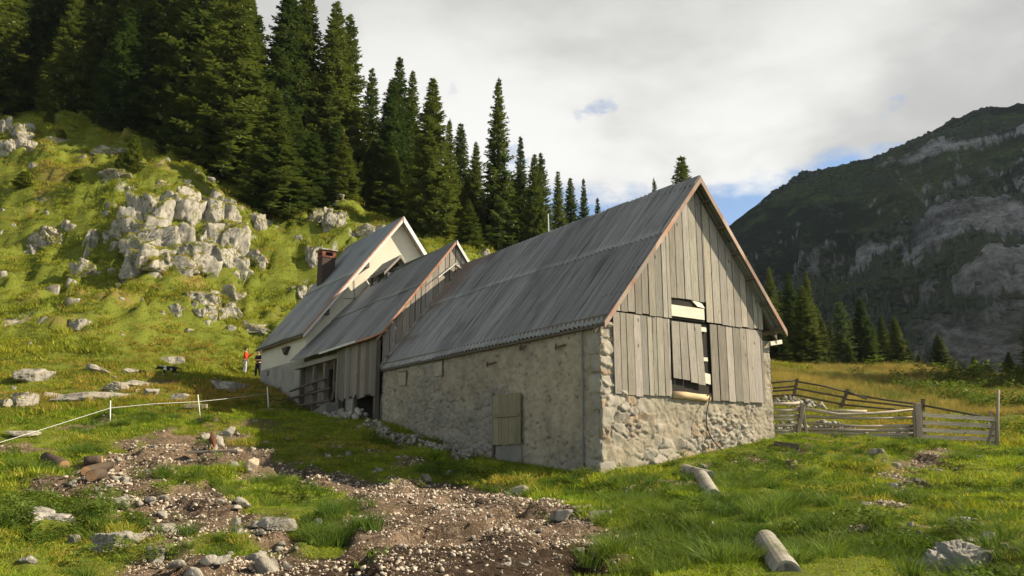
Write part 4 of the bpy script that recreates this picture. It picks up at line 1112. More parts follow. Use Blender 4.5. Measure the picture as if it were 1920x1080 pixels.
# ------------------------------------------------------------------ mountain
def mountain():
    prof = np.array([(1000, 640), (1150, 560), (1250, 500), (1330, 452), (1368, 430), (1400, 402), (1440, 373), (1475, 350), (1500, 334), (1540, 316), (1600, 303), (1655, 291), (1690, 276), (1740, 244), (1790, 222), (1830, 208),
                     (1868, 206), (1900, 198), (1925, 192), (2000, 178), (2100, 150), (2300, 150), (2700, 260)], float)
    azp, elp = [], []
    for px, py in prof:
        r = ray(px, py); azp.append(math.atan2(r[0], r[1])); elp.append(math.atan2(r[2], math.hypot(r[0], r[1])))
    na, nr = 640, 420
    az = np.linspace(R(2), R(50), na); t = np.linspace(0, 1.12, nr)
    A_, T_ = np.meshgrid(az, t)
    el = np.interp(A_, azp, elp)
    D0 = 300 + 40 * np.sin(A_ * 7); DR = 900 + 200 * (A_ - 0.4)
    D = D0 + (DR - D0) * T_
    X = np.sin(A_) * D; Y = np.cos(A_) * D
    zb = H(X * 0.4, Y * 0.4) * 0 + 14.0
    zr = DR * np.tan(el) + EYE
    # slope profile: scree foot, cliff band, benches, steep upper slope
    tt = np.clip(T_, 0, 1)
    s_ = np.interp(tt, [0, .12, .22, .32, .5, .62, .72, .84, .93, 1.0], [0, .06, .15, .30, .44, .58, .66, .82, .92, 1.0])
    n1 = fbm(X * .006, Y * .006, 0, 6, 401); rid = 1 - np.abs(fbm(X * .010 + .3 * n1, Y * .004, 0, 5, 411))
    gul = fbm(A_ * 26 + 1.2 * n1, T_ * 2.2, 0, 5, 421)
    Z = zb + (zr - zb) * s_
    env = np.sin(np.pi * np.clip(tt, 0, 1)) ** 0.7
    Z = Z + env * (16 * n1 + 9 * gul + 8 * (rid - .6)) + 6 * fbm(X * .03, Y * .03, 0, 5, 431) * (0.6 + env) + 2.2 * fbm(X * .11, Y * .11, 0, 3, 433)
    strata = fbm(X * .004, Y * .004, Z * .045, 4, 441)
    Z = Z + env * 6 * np.sin(Z * .09 + 2 * strata)
    Z = np.where(T_ > 1, zb + (zr - zb) + (1 - T_) * 500 + 4 * n1 + 5 * fbm(X * .03, Y * .03, 0, 5, 431) * .6, Z)
    Z = Z - 25 * sst(0.06 - T_, 0, .06)
    dT = np.gradient(Z, axis=0) / np.gradient(D, axis=0); dA = np.gradient(Z, axis=1) / (D * (az[1] - az[0]))
    slope = np.hypot(dT, dA)
    # limestone shows on the steep steps and along the gullies
    w = fbm(X * .012, Y * .012, Z * .03, 5, 451); fine = fbm(X * .05, Y * .05, Z * .12, 4, 461)
    yaw_px = 960 + FPX * np.tan(A_) * 0.96
    rock = 0.45 * (slope - 0.75) + 0.55 * w + 0.4 * fine + 0.45 * strata
    low = sst(tt, .42, .12) * sst(A_, R(16.5), R(21))                  # cliff belt over the scree
    rightwall = sst(A_, R(24), R(30)) * sst(tt, .55, .25)
    upper = sst(tt, .70, .86) * sst(A_, R(22), R(28)) * 0.32
    rock = rock + 0.9 * low * sst(tt, 0.02, .12) + 0.62 * rightwall + upper - 0.62 + .7 * fbm(X * .02, Y * .02, Z * .015, 4, 497) * (rightwall + low)
    rockm = sst(rock, 0.28, 0.62)
    scree = sst(A_, R(24.5), R(28)) * sst(0.20 - tt + 0.25 * (A_ - .45) + .05 * w, 0.0, .06)
    runnel = sst(np.abs(gul + .12 * fine) * -1, -0.055, -0.015) * sst(A_, R(15), R(20)) * sst(fbm(X * .007, Y * .007, 0, 2, 471), -.1, .3)
    rockm = np.maximum(rockm, 0.75 * runnel)
    grassm = sst(fbm(X * .008, Y * .008, Z * .02, 4, 481) + 0.2 * fine, 0.05, 0.45)
    Cg = np.array([.018, .032, .013]) * (1 - grassm[..., None]) + np.array([.062, .085, .026]) * grassm[..., None]
    Cg = Cg * (1 + 0.35 * fine[..., None])
    rv = np.clip(0.29 + 0.16 * fbm(X * .03, Y * .03, Z * .25, 4, 491) - .12 * sst(np.abs(fbm(X * .045, Y * .02, Z * .05, 4, 495)), .12, .0) + .05 * fine, .05, .4)
    Cr = rv[..., None] * np.array([1.02, .98, .95])
    C = Cg * (1 - rockm[..., None]) + Cr * rockm[..., None]
    Cs = (0.20 + .06 * fine)[..., None] * np.array([1.0, .97, .9])
    sg = (scree * (0.55 + 0.45 * sst(fine, -.3, .3)))[..., None]
    C = C * (1 - sg) + Cs * sg
    m, nt, b, oc, _ = new_mat("mountain_limestone_and_scrub")
    nz = noise(nt, oc, 0.22, 6, 0.75, (1, 1, 1.8)); c = mixc(nt, 1.0, col_attr(nt), mixc(nt, smooth(nt, nz, .3, .7), (.45, .45, .45), (1.55, 1.55, 1.55)), 'MULTIPLY')
    nt.links.new(c, b.inputs['Base Color']); b.inputs['Roughness'].default_value = 1.0; b.inputs['Specular IOR Level'].default_value = 0.0
    bump(nt, b, mth(nt, 'ADD', noise(nt, oc, 0.2, 6, 0.7), noise(nt, oc, 0.12, 5, 0.7, (1, 1, 4))), 1.0, 6.0)
    global MOUNT
    MOUNT = (X, Y, Z, rockm, sg[..., 0], grassm)
    V = np.stack([X, Y, Z], -1).reshape(-1, 3)
    me = mesh_np("mountain", V, grid_faces(nr, na)[:, ::-1], m, C.reshape(-1, 3), None, True)
    link("mountain", me, None, "dark scrub-covered limestone mountain with grey cliffs and scree", "mountain", kind="structure")


mountain()


def cloud():
    """the cumulus that shades the mountain: placed unseen, to the right of the view"""
    V, F = ico(6)
    n = fbm(V[:, 0] * 1.6, V[:, 1] * 1.6, V[:, 2] * 1.6, 5, 611) + .5 * np.abs(fbm(V[:, 0] * 4, V[:, 1] * 4, V[:, 2] * 4, 4, 612))
    q = V * (1 + .22 * n)[:, None] * np.array([520, 470, 260]); q[:, 2] = np.where(q[:, 2] < 0, q[:, 2] * .45, q[:, 2])
    m = mat_plain('cloud_white', (0.85, 0.85, 0.86), (0.8, 0.8, 0.82), .01, rough=1, bs=0, tint=False)
    c = np.array([430, 800, 170]) + SUNV * 1700
    link('cloud', mesh_np('cloud', q, F, m, None, None, True), None, "broad white cumulus placed out of view to shade the mountain", 'cloud', kind='structure', loc=tuple(map(float, c)))


cloud()
# ------------------------------------------------------------------ rocks
def rock_mat(name, moss):
    m, nt, b, oc, _ = new_mat(name)
    geo = nn(nt, 'ShaderNodeNewGeometry'); sp = nn(nt, 'ShaderNodeSeparateXYZ'); nt.links.new(geo.outputs['Normal'], sp.inputs[0])
    pos = geo.outputs['Position']
    n = noise(nt, pos, 1.6, 6, 0.65); n2 = noise(nt, pos, 3.4, 6, 0.7, (1, 1, .35)); n3 = noise(nt, pos, 0.9, 5, 0.6); n4 = noise(nt, pos, 14, 5, 0.7)
    c = mixc(nt, smooth(nt, n, 0.35, 0.65), (0.40, 0.37, 0.315), (0.27, 0.25, 0.21))
    c = mixc(nt, smooth(nt, n2, 0.50, 0.62, 0, 0.85), c, (0.13, 0.12, 0.10))
    c = mixc(nt, smooth(nt, n4, 0.55, 0.7, 0, .5), c, (0.28, 0.25, 0.21))
    if moss:
        k = mth(nt, 'ADD', sp.outputs[2], mth(nt, 'MULTIPLY', mth(nt, 'SUBTRACT', n3, 0.5), 2.0))
        g = mixc(nt, smooth(nt, n4, .4, .6), (0.10, 0.105, 0.02), (0.19, 0.165, 0.04))
        c = mixc(nt, smooth(nt, k, 0.50, 0.68), c, g)
    nt.links.new(c, b.inputs['Base Color']); b.inputs['Roughness'].default_value = 0.95; b.inputs['Specular IOR Level'].default_value = 0.1
    bump(nt, b, mth(nt, 'ADD', n2, n4), 0.8, 0.06)
    return m


MT['rock'] = rock_mat('limestone_outcrop', True)
MT['stone'] = rock_mat('bare_limestone', False)
MT['stone_dark'] = mat_plain('lichen_grey_limestone', (0.20, 0.19, 0.17), (0.40, 0.37, 0.32), 4, rough=.95, bs=.7, bd=.03, tint=False, spots=(9, (.06, .055, .05), .58))
MT['stone_brown'] = mat_plain('brown_boulder', (0.40, 0.29, 0.19), (0.52, 0.42, 0.31), 5, bs=.6, bd=.02, tint=False)


def rock_geo(seed, sx, sy, sz, sub=4, crack=0.25, vert=1.0, p=0.7):
    """an angular limestone block (or several grown together), with fissures and bedding joints"""
    d, F = ico(sub); r_ = np.random.default_rng(seed + 5000)
    K = 1 if sub <= 3 or crack < .22 else int(3 + crack * 9)
    r = np.zeros(len(d))
    for k in range(K):
        c = np.zeros(3) if K == 1 else r_.uniform(-.62, .62, 3) * np.array([1.0, .7, .6])
        n = r_.normal(size=(12, 3)) * np.array([1, 1, .75]); n /= np.linalg.norm(n, axis=1)[:, None]
        n[0] = (r_.uniform(-.12, .12), r_.uniform(-.12, .12), .98); n[1] = -n[0]
        h = np.maximum(r_.uniform(.42, .8, 12) * (1 if K == 1 else .8) + n @ c, .16)
        dn = d @ n.T
        rk = np.where(dn > 1e-3, h / np.maximum(dn, 1e-3), 9).min(1)
        r = np.maximum(r, np.minimum(rk, 1.35))
    q = d * r[:, None]; q = q / np.abs(q).max(0)
    w = q * np.array([sx, sy, sz]) / max(sx, sy, sz) * 2.2
    wx = w + 0.2 * np.stack([fbm(w[:, 0] * 1.5, w[:, 1] * 1.5, w[:, 2] * 1.5 + j * 7, 3, seed + 90 + j) for j in range(3)], -1)
    cr = np.abs(fbm(wx[:, 0] * 2.2 + 5, wx[:, 1] * 2.2, wx[:, 2] * 0.5 * vert, 3, seed + 7)); cr = 1 - sst(cr, 0.0, 0.10)
    st = np.abs(fbm(wx[:, 0] * .4, wx[:, 1] * .4, wx[:, 2] * 3.6, 2, seed + 11)); st = 1 - sst(st, 0, .13)
    f2 = fbm(w[:, 0] * 5, w[:, 1] * 5, w[:, 2] * 5, 4, seed + 17); n = fbm(w[:, 0] + seed, w[:, 1], w[:, 2], 3, seed)
    k = 1 + 0.08 * n - crack * 0.42 * cr - crack * 0.30 * st + 0.022 * f2
    return q * k[:, None] * np.array([sx, sy, sz]) / 2, F


GRASSY = []; EXCL = []


def outcrop(px, py, wpx, hpx, label, seed, depth=0.8, sub=5, crack=.3, group=None, mat='rock', name='rock_outcrop', lift=0.0, rz=None, vert=1.0):
    """a rock whose picture box is centred on px,py with size wpx x hpx"""
    g = ground_px(px, py + hpx * .35)
    Y = g[1]; s = Y / FPX
    w, h = wpx * s * (1.28 if mat == 'rock' else 1.15), hpx * s * (1.28 if mat == 'rock' else 1.15)
    V, F = rock_geo(seed, w * 1.08, max(w * depth, h * .9), h * (1.55 if wpx < 60 else 1.35), sub, crack, vert)
    c = at(px, py + hpx * (.3 if wpx < 60 else .2), Y + w * depth * .25)
    EXCL.append((c[0], c[1], w * .5, max(w * depth, h * .9) * .5))
    if mat == 'rock': GRASSY.append((c + np.array([0, 0, -h * .16 + lift]), V, F, rz if rz is not None else (seed * 1.7) % 0.7 - .35))
    return link(name, mesh_np(name, V, F, MT[mat], None, None, False), None, label, 'rock', group, None, tuple(map(float, c + np.array([0, 0, -h * .16 + lift]))), (0, 0, rz if rz is not None else (seed * 1.7) % 0.7 - .35))




def cluster(box, n, size, label, seed, rows=3, name='rock_outcrop', depth=.7, crack=.4):
    """one rugged outcrop grown from many overlapping blocks, spread over a picture box at its true depth"""
    r_ = np.random.default_rng(seed); x0, x1, y0, y1 = box
    Vs, Fs = [], []; base = 0
    for k in range(n):
        row = k % rows
        px = x0 + (x1 - x0) * ((k // rows + r_.uniform(.2, .8)) / math.ceil(n / rows)); py = y0 + (y1 - y0) * (row + r_.uniform(.3, .7)) / rows
        g = ground_px(px, py + size * .25); Y = g[1]; q = Y / FPX
        w = size * q * r_.uniform(.7, 1.35); h = size * q * r_.uniform(.75, 1.25)
        V, F = rock_geo(seed * 10 + k, w * 1.15, w * depth * 1.5, h * 1.2, 5, crack * .8)
        a = r_.uniform(-.5, .5); ca, sa = math.cos(a), math.sin(a); V = np.stack([V[:, 0] * ca - V[:, 1] * sa, V[:, 0] * sa + V[:, 1] * ca, V[:, 2]], -1)
        Vs.append(V + at(px, py, Y + w * .48)); Fs.append(F + base); base += len(V)
    V = np.concatenate(Vs); F = np.concatenate(Fs); c = np.array([V[:, 0].mean(), V[:, 1].mean(), V[:, 2].min()])
    GRASSY.append((c, V - c, F, 0.0))
    return link(name, mesh_np(name, V - c, F, MT['rock'], None, None, False), None, label, 'rock', loc=tuple(map(float, c)))


cluster((232, 440, 392, 520), 18, 84, "big fissured limestone cliff with grassy ledges above the house", 41, 3, 'rock_cliff')
cluster((362, 450, 545, 605), 8, 40, "wide rugged rock low on the slope above the people", 42, 2)
cluster((0, 62, 230, 300), 8, 36, "white two-stepped rock face at the left picture edge", 43, 2)
cluster((395, 500, 480, 530), 7, 34, "broken rock step right below the cliff", 44, 2)
cluster((570, 650, 365, 420), 6, 32, "tall white rock step beside the squat spruce", 45, 2)
cluster((355, 430, 372, 396), 5, 26, "long white rock ledge above the cliff, under the big spruce", 46, 1)
cluster((0, 70, 740, 770), 5, 26, "broad sunlit broken slab at the left edge by the fence tape", 47, 1, depth=1.2)
OUT = [(176, 440, 26, 52, "thin upright pale rock left of the cliff"),
       (165, 500, 55, 36, "low grey rock left below the cliff, with grass on top"),
       (482, 408, 28, 30, "white rock at the foot of the front spruce"),
       (570, 385, 22, 26, "small white rock left of the tall white rock step"),
       (625, 410, 42, 30, "pale ledge above the house roof"),
       (690, 432, 60, 28, "grey shaded ledge behind the house ridge"),
       (592, 470, 28, 40, "white rock right behind the chimney"),
       (330, 575, 40, 34, "grey rock left of the wide rugged rock low on the slope"),
       (480, 612, 50, 18, "flat pale rocks at the slope's foot above the people"),
       (104, 260, 32, 20, "pointed white rock near the left forest edge"),
       (205, 285, 60, 20, "row of broken white rock left of the pale young spruce"),
       (250, 355, 20, 22, "small white rock under the pale young spruce"),
       (300, 345, 36, 22, "white rock right of the pale young spruce"),
       (352, 345, 30, 22, "white rock in the forest's shadow edge"),
       (215, 325, 50, 14, "flat white rock under the broken row of rock"),
       (150, 605, 48, 24, "white boulder lying on the lower grass slope"),
       (60, 465, 26, 18, "small rock on the left slope"),
       (85, 375, 34, 16, "small white rock below the dwarf spruces"),
       (100, 440, 70, 36, "grassy hummock of rock on the left slope"),
       (560, 540, 26, 34, "white rock left of the chimney's foot"),
       (440, 440, 40, 22, "pale rock tongue right of the cliff's top"),
       (900, 470, 30, 22, "pale rock in the yellow grass behind the shed's peak")]
for i, (px, py, w, h, lb) in enumerate(OUT):
    outcrop(px, py, w, h, lb, 500 + i * 3, depth=.75 if w < 90 else .6, sub=6 if w > 58 else 5, crack=.5 if w > 58 else .4)
_rr = np.random.default_rng(17)
for i in range(70):
    px, py = _rr.uniform(0, 620), _rr.uniform(290, 640)
    w = _rr.uniform(8, 26)
    if px > 470 and py > 560: continue
    outcrop(px, py, w, w * _rr.uniform(.4, .9), "small limestone block poking out of the hillside grass", 800 + i, sub=3, group="small limestone blocks on the hillside", crack=.3, name='limestone_block')
# flat slabs let into the lower slope
SLAB = [(178, 745, 100, 16, "long white slab above the leftmost fence post"), (215, 730, 52, 14, "short white slab above the long one"),
        (250, 722, 60, 10, "thin upper slab near the shadow of the house"), (283, 738, 32, 8, "small slab right of the long white slab"), (338, 748, 32, 10, "white slab near the middle fence post"),
        (60, 705, 70, 26, "jagged pale rock band at left above the slabs"), (318, 676, 44, 16, "white rock at the edge of the house's shadow"), (430, 728, 60, 20, "shaded flat rock below the two people"),
        (100, 745, 40, 10, "slim slab between the broad and the long slab"), (35, 820, 40, 6, "thin slab below the fence tape at left"), (185, 695, 40, 14, "low white rock above the short slab"), (245, 700, 40, 12, "low pale rock left of the house's shadow")]
for i, (px, py, w, h, lb) in enumerate(SLAB):
    outcrop(px, py, w, h, lb, 950 + i, depth=1.3, sub=5, crack=.2, mat='stone', name='rock_slab', lift=.16)
NEAR = [(85, 972, 90, 46, "lichen-dark long rock sloping out of the weeds at bottom left"), (228, 1016, 86, 46, "flat pale slab lying in grass at the bottom left"), (138, 1016, 26, 22, "white rounded stone in the weeds at bottom left"),
        (50, 1055, 26, 16, "white stone near the bottom left corner"), (1785, 1050, 120, 70, "big grey boulder with dark lichen near the bottom right corner"), (1052, 968, 38, 22, "white wedge stone at the right edge of the yard"),
        (1690, 930, 0, 0, ""), (1820, 985, 56, 24, "low pale rock in the grass at far right"), (1130, 968, 44, 16, "white flat stone where the yard meets the grass"), (980, 918, 44, 16, "pale stones' largest, at the shadow edge below the barn corner"),
        (1860, 1010, 30, 16, "small pale stone right of the low rock at far right"), (408, 826, 24, 26, "angular white stone left of the hen"), (382, 818, 18, 16, "pale stone left of the angular one"), (405, 838, 0, 0, ""),
        (428, 808, 26, 22, "round white stone by the timber ends"), (403, 822, 20, 12, "squared white block just above the hen"), (438, 872, 22, 22, "pale stone in front of the short plank bridge"),
        (1548, 850, 0, 0, ""), (860, 858, 46, 26, "pale block at the end of the rubble bank beside the hatch door"), (1640, 848, 26, 14, "white stone by the gate path"), (600, 985, 40, 20, "white stone beside the tall tussock in the yard"),
        (515, 985, 60, 26, "cluster-forming white stone left of the tall tussock"), (1322, 878, 26, 16, "grey stone at the foot of the gable wall")]
for i, (px, py, w, h, lb) in enumerate(NEAR):
    if w: outcrop(px, py, w, h * (.95 if w > 100 else .68), lb, 1100 + i, depth=.9, sub=6 if w > 80 else 5 if w > 50 else 4, crack=.34 if w > 80 else .2, mat='stone_dark' if 'dark' in lb else 'stone', name='boulder' if w > 40 else 'stone', lift=.05)
g = ground_px(468, 882)
V, F = rock_geo(31, .42, .36, .40, 4, .12); link('boulder', mesh_np('boulder', V, F, MT['stone_brown'], None, None, True), None, "round brown boulder at the end of the short plank", 'rock', loc=(g[0], g[1], g[2] + .12))
# loose stones of the yard and the grass
SV = [mesh_np('loose_stone', *rock_geo(40 + i, 1.0, _rr.uniform(.6, .9), _rr.uniform(.35, .6), 3, .15), MT['stone'], None, None, False) for i in range(8)]


def loose(n, poly_px, smin, smax, label, group, seed):
    r_ = np.random.default_rng(seed); P = np.array(poly_px); k = 0; tries = 0
    while k < n and tries < n * 30:
        tries += 1
        px, py = r_.uniform(P[:, 0].min(), P[:, 0].max()), r_.uniform(P[:, 1].min(), P[:, 1].max())
        if not inside(np.array([px]), np.array([py]), P)[0]: continue
        g = ground_px(px, py)
        if r_.random() > 0.3 + 0.7 * float(bare(g[None, 0], g[None, 1])[0]): continue
        s = smin * (smax / smin) ** (r_.random() ** 1.6)
        o = link('loose_stone', SV[r_.integers(0, 8)], None, label, 'stone', group, None, (g[0], g[1], g[2] - s * .04), (r_.uniform(-.25, .25), r_.uniform(-.25, .25), r_.uniform(0, 6.28)), (s * r_.uniform(.8, 1.25), s, s * r_.uniform(.7, 1.2)))
        k += 1


loose(105, [(90, 880), (230, 830), (420, 805), (500, 860), (480, 960), (520, 1010), (560, 1075), (300, 1075), (240, 980)], .08, .40, "whitish limestone piece among the rubble of the yard's left half", "loose stones in the yard's left half", 1)
loose(50, [(560, 900), (950, 925), (1160, 985), (1150, 1075), (520, 1075)], .05, .16, "small pale stone in the mud of the yard's right half", "loose stones in the yard's right half", 2)
loose(50, [(950, 905), (1500, 905), (1900, 900), (1915, 1070), (1180, 1075), (1150, 960)], .08, .30, "pale stone lying in the right-hand grass", "loose stones in the right-hand grass", 3)
loose(28, [(1560, 840), (1740, 835), (1860, 850), (1740, 925), (1630, 920)], .1, .32, "whitish stone on the worn path to the gate", "loose stones on the path to the gate", 4)
loose(28, [(0, 640), (300, 640), (440, 720), (440, 780), (0, 800)], .15, .5, "pale stone on the lower grass slope left of the house", "loose stones on the lower slope", 5)
loose(30, [(400, 800), (560, 800), (740, 850), (930, 880), (800, 900), (560, 870)], .12, .4, "pale stone in the shaded grass before the barn's long wall", "loose stones in the barn's shade", 6)


def rubble(name, pts, w, hgt, n, smin, smax, label, seed):
    """a bank of many tumbled stones in one object, along a ground line"""
    r_ = np.random.default_rng(seed); Vs, Fs = [], []; base = 0
    P = np.array(pts); L = np.concatenate([[0], np.cumsum(np.hypot(*np.diff(P[:, :2], axis=0).T))])
    protos = [rock_geo(60 + i, 1, .75, .55, 2, .1) for i in range(6)]
    for k in range(n):
        l = r_.uniform(0, L[-1]); x = np.interp(l, L, P[:, 0]); y = np.interp(l, L, P[:, 1])
        d = r_.normal(0, .5) * w * .5; i = min(np.searchsorted(L, l, 'right') - 1, len(P) - 2); t = (P[i + 1] - P[i])[:2]; t = t / np.linalg.norm(t)
        x -= t[1] * d; y += t[0] * d
        top = hgt * max(0, 1 - (abs(d) / (w * .62)) ** 2) * (0.75 + .25 * math.sin(l * 2.1 + seed))
        z = float(H(np.array([x]), np.array([y]))[0]) + r_.uniform(0, 1) ** .6 * top
        s = smin * (smax / smin) ** (r_.random() ** 1.5)
        V, F = protos[r_.integers(0, 6)]
        q = Quaternion((r_.normal(), r_.normal(), r_.normal(), r_.normal())).normalized().to_matrix(); q = np.array(q)
        Vs.append((V * s) @ q.T + np.array([x, y, z])); Fs.append(F + base); base += len(V)
    return link(name, mesh_np(name, np.concatenate(Vs), np.concatenate(Fs), MT['stone'], None, None, False), None, label, 'rubble', kind='stuff')


def lw(u, v): return (BA[0] + BT[0] * u + BB[0] * v, BA[1] + BT[1] * u + BB[1] * v)


rubble('rubble', [lw(-.9, 4.6), lw(-1.0, 7), lw(-1.2, 9.4), lw(-1.4, 10.6)], .8, .32, 430, .07, .26, "bank of tumbled limestone rubble along the barn's long wall", 1)
rubble('rubble', [lw(-.9, 12.4), lw(-.6, 15)], 1.2, .35, 90, .15, .5, "heap of stones under the lean-to", 2)
f0, f1, f2 = ground_px(1430, 815, 24), ground_px(1560, 815, 24), ground_px(1720, 826, 24)
f0 = at(1430, 800, 31.0); f1 = at(1570, 800, 31.2); f2 = at(1725, 812, 31.0)
rubble('rubble', [f0, f1, f2], 1.2, .5, 420, .12, .36, "low bank of white rubble behind the rail fence", 3)


# ------------------------------------------------------------------ fences
def gz_(x, y): return float(H(np.array([x]), np.array([y]))[0])


def rail_fence():
    T = thing('rail_fence', "near fence of pale round rails between the barn corner and the plank gate", 'fence', tuple(ground_px(1497, 822, 24)))
    o = np.array(T.location); off = tuple(o)
    Yf = 29.0
    def q(px, py, dy=0): return at(px, py, Yf + dy)
    L1 = [((1436, 759), (1499, 756)), ((1436, 770), (1500, 768)), ((1436, 787), (1498, 786)), ((1436, 799), (1499, 796)), ((1436, 808), (1490, 807)), ((1462, 776), (1505, 762)), ((1436, 781), (1499, 778)), ((1436, 813), (1497, 814))]
    L2 = [((1500, 765), (1572, 777), (1640, 775), (1716, 768)), ((1504, 781), (1600, 784), (1718, 783)), ((1505, 793), (1610, 799), (1716, 799)), ((1508, 804), (1610, 807), (1718, 806)), ((1515, 811), (1620, 814), (1716, 815)), ((1551, 770), (1625, 771)), ((1512, 816), (1620, 819), (1717, 820))]
    for ln in L1:
        m = MB(); m.tube([q(*p) for p in ln], [.05, .06], 8, 1.3); m.build('rail', MT['rail'], T, off, True)
    for i, ln in enumerate(L2):
        m = MB(); m.tube([q(*p, 0.05) for p in ln], [.052 + .012 * math.sin(i * 2.1 + j * 1.7) for j in range(len(ln))], 8, 1.3 if i in (0, 5) else 1.0); m.build('rail', MT['rail'], T, off, True)
    for a, b_, w in (((1505, 756), (1491, 822), .13), ((1504, 764), (1516, 826), .1), ((1719, 756), (1722, 834), .2), ((1714, 770), (1715, 830), .1)):
        m = MB(); m.bar(q(*b_, -.1) - np.array([0, 0, .3]), q(*a, -.1), w, w, 1.0, (0, 1, 0)); m.build('post', MT['post'], T, off, bevel=.012)
    G = thing('plank_gate', "closed gate of five grey planks at the end of the near rail fence", 'gate', tuple(q(1800, 836)))
    off = tuple(G.location)
    for i, (ya, yb) in enumerate(((778, 786), (792, 799), (806, 812), (819, 824), (832, 836))):
        m = MB(); m.bar(q(1730, ya, -.05), q(1866, yb, -.05), .045, .14, (1.35, 1.2, 1.35, 1.15, 1.1)[i]); m.build('plank', MT['rail'], G, off)
    m = MB(); m.bar(q(1734, 838, 0), q(1731, 770, 0), .1, .06, .9, (0, 1, 0)); m.build('stile', MT['post'], G, off)
    m = MB(); m.bar(q(1863, 840, 0), q(1858, 771, 0), .1, .06, .9, (0, 1, 0)); m.build('stile', MT['post'], G, off)
    m = MB(); m.bar(q(1850, 838, -.1), q(1863, 795, -.1), .06, .05, .8, (0, 1, 0)); m.build('brace', MT['post'], G, off)
    P = MB(); b0 = ground_px(1868, 838, 24); b0 = q(1868, 842, -.1); P.tube([b0 - np.array([0, 0, .3]), q(1870, 790, -.1), q(1872, 731, -.1)], [.07, .06, .045], 8, 1.1); P.tube([q(1872, 737, -.1), q(1876, 736, -.1)], .02, 5, .5)
    o = P.build('gate_post', MT['post'], None, smooth=True, label="tall thin grey pole at the gate's free end", cat='post')


def back_fence():
    T = thing('split_rail_fence', "dark sagging fence of thin rails at the edge of the yellow meadow", 'fence', tuple(at(1490, 757, 41)))
    off = tuple(T.location)
    def q(px, py, Y): return at(px, py, Y)
    PST = [((1495, 710), (1484, 757), 41, .12), ((1590, 730), (1573, 766), 40, .13), ((1731, 748), (1729, 790), 37.5, .12), ((1858, 772), (1858, 800), 35, .1)]
    for a, b_, Y, w in PST:
        m = MB(); bq = q(*b_, Y); bq[2] = min(bq[2], gz_(bq[0], bq[1]) - .1); m.bar(bq, q(*a, Y), w, w, 1.0, (0, 1, 0)); m.build('post', MT['rail_dark'], T, off)
    RL = [((1437, 719, 41.5), (1493, 713, 41)), ((1437, 729, 41.5), (1492, 724, 41)), ((1437, 734, 41.5), (1490, 731, 41)), ((1437, 743, 41.5), (1488, 741, 41)), ((1437, 748, 41.5), (1487, 747, 41)),
          ((1492, 715, 41), (1540, 723, 40.5), (1592, 736, 40)), ((1491, 728, 41), (1588, 746, 40)), ((1489, 740, 41), (1583, 759, 40)),
          ((1590, 738, 40), (1660, 750, 39), (1731, 759, 37.5)), ((1587, 749, 40), (1731, 765, 37.5)), ((1582, 759, 40), (1680, 768, 38.4)), ((1731, 760, 37.5), (1800, 773, 36), (1858, 784, 35)), ((1585, 733, 40), (1625, 748, 39.4))]
    for ln in RL:
        m = MB(); m.tube([q(*p) for p in ln], .05, 6, 1.0); m.build('rail', MT['rail_dark'], T, off, True)
    rubble('rubble', [at(1430, 752, 40), at(1500, 756, 39.5), at(1545, 765, 39)], 1.2, .5, 110, .2, .5, "shaded stones under the dark sagging fence", 5)


def electric_fence():
    T = thing('electric_fence', "white electric fence tape on thin posts across the slope left of the house", 'fence', tuple(ground_px(373, 783, 20)))
    off = tuple(T.location)
    tops = [((-60, 842), (-60, 890), 21.5), ((207, 751), (208, 787), 28), ((371, 740), (376, 786), 30.5), ((501, 725), (504, 767), 34.5)]
    tp = []
    for a, b_, Y in tops:
        m = MB(); t_ = at(*a, Y); bq = at(*b_, Y); bq[2] = min(bq[2], gz_(bq[0], bq[1])) - .05; m.tube([bq, t_], [.022, .018], 6, 1.0); m.build('post', MT['plastic_white'], T, off, True); tp.append((t_, bq))
    m = MB(); L = []
    w = [at(-60, 848, 21.5), at(70, 808, 24.4), at(207, 765, 28), at(290, 757, 29.3), at(373, 753, 30.5), at(440, 746, 32.5), at(502, 738, 34.5)]
    m.tube(w, .010, 5, .75); m.build('tape', MT['plastic_white'], T, off, True)
    m = MB(); m.tube([at(504, 742, 34.5), at(520, 752, 35), at(560, 742, 35.5), at(600, 728, 36)], .02, 5, .6); m.build('slack_rope', MT['rail_dark'], T, off, True)


rail_fence(); back_fence(); electric_fence()


# ------------------------------------------------------------------ pipes, logs, planks
def cyl_thing(name, a, b_, rad, mat, label, cat, n=16, hollow=False, end=None):
    T = MB(); a, b_ = np.array(a), np.array(b_)
    if not hollow:
        k = [a + (b_ - a) * s + np.array([0, 0, .01 * math.sin(s * 9)]) for s in np.linspace(0, 1, 6)]
        T.tube(k, [rad * (1 + .06 * math.sin(i * 2.3)) for i in range(6)], n, 1.0)
        o = T.build(name, MT[mat], None, smooth=False, label=label, cat=cat)
    else:
        d = (b_ - a) / np.linalg.norm(b_ - a)
        ex = T
        pts = [a + d * .04, a, a, b_ - d * .12, b_ - d * .12, b_, b_, b_ - d * .04]; rr = [rad * .72, rad * .76, rad * .97, rad * 1.01, rad, rad * .98, rad * .8, rad * .74]
        T.tube(pts, rr, 20, 1.0)
        o = T.build(name, MT[mat], None, smooth=False, label=label, cat=cat, bevel=.006)
    for q in np.linspace(-.1, 1.1, 13): EXCL.append((*(a + (b_ - a) * q)[:2], rad * 1.3, rad * 1.3))
    return o


def gp(px, py, h=0.0): g = ground_px(px, py); return g + np.array([0, 0, h])


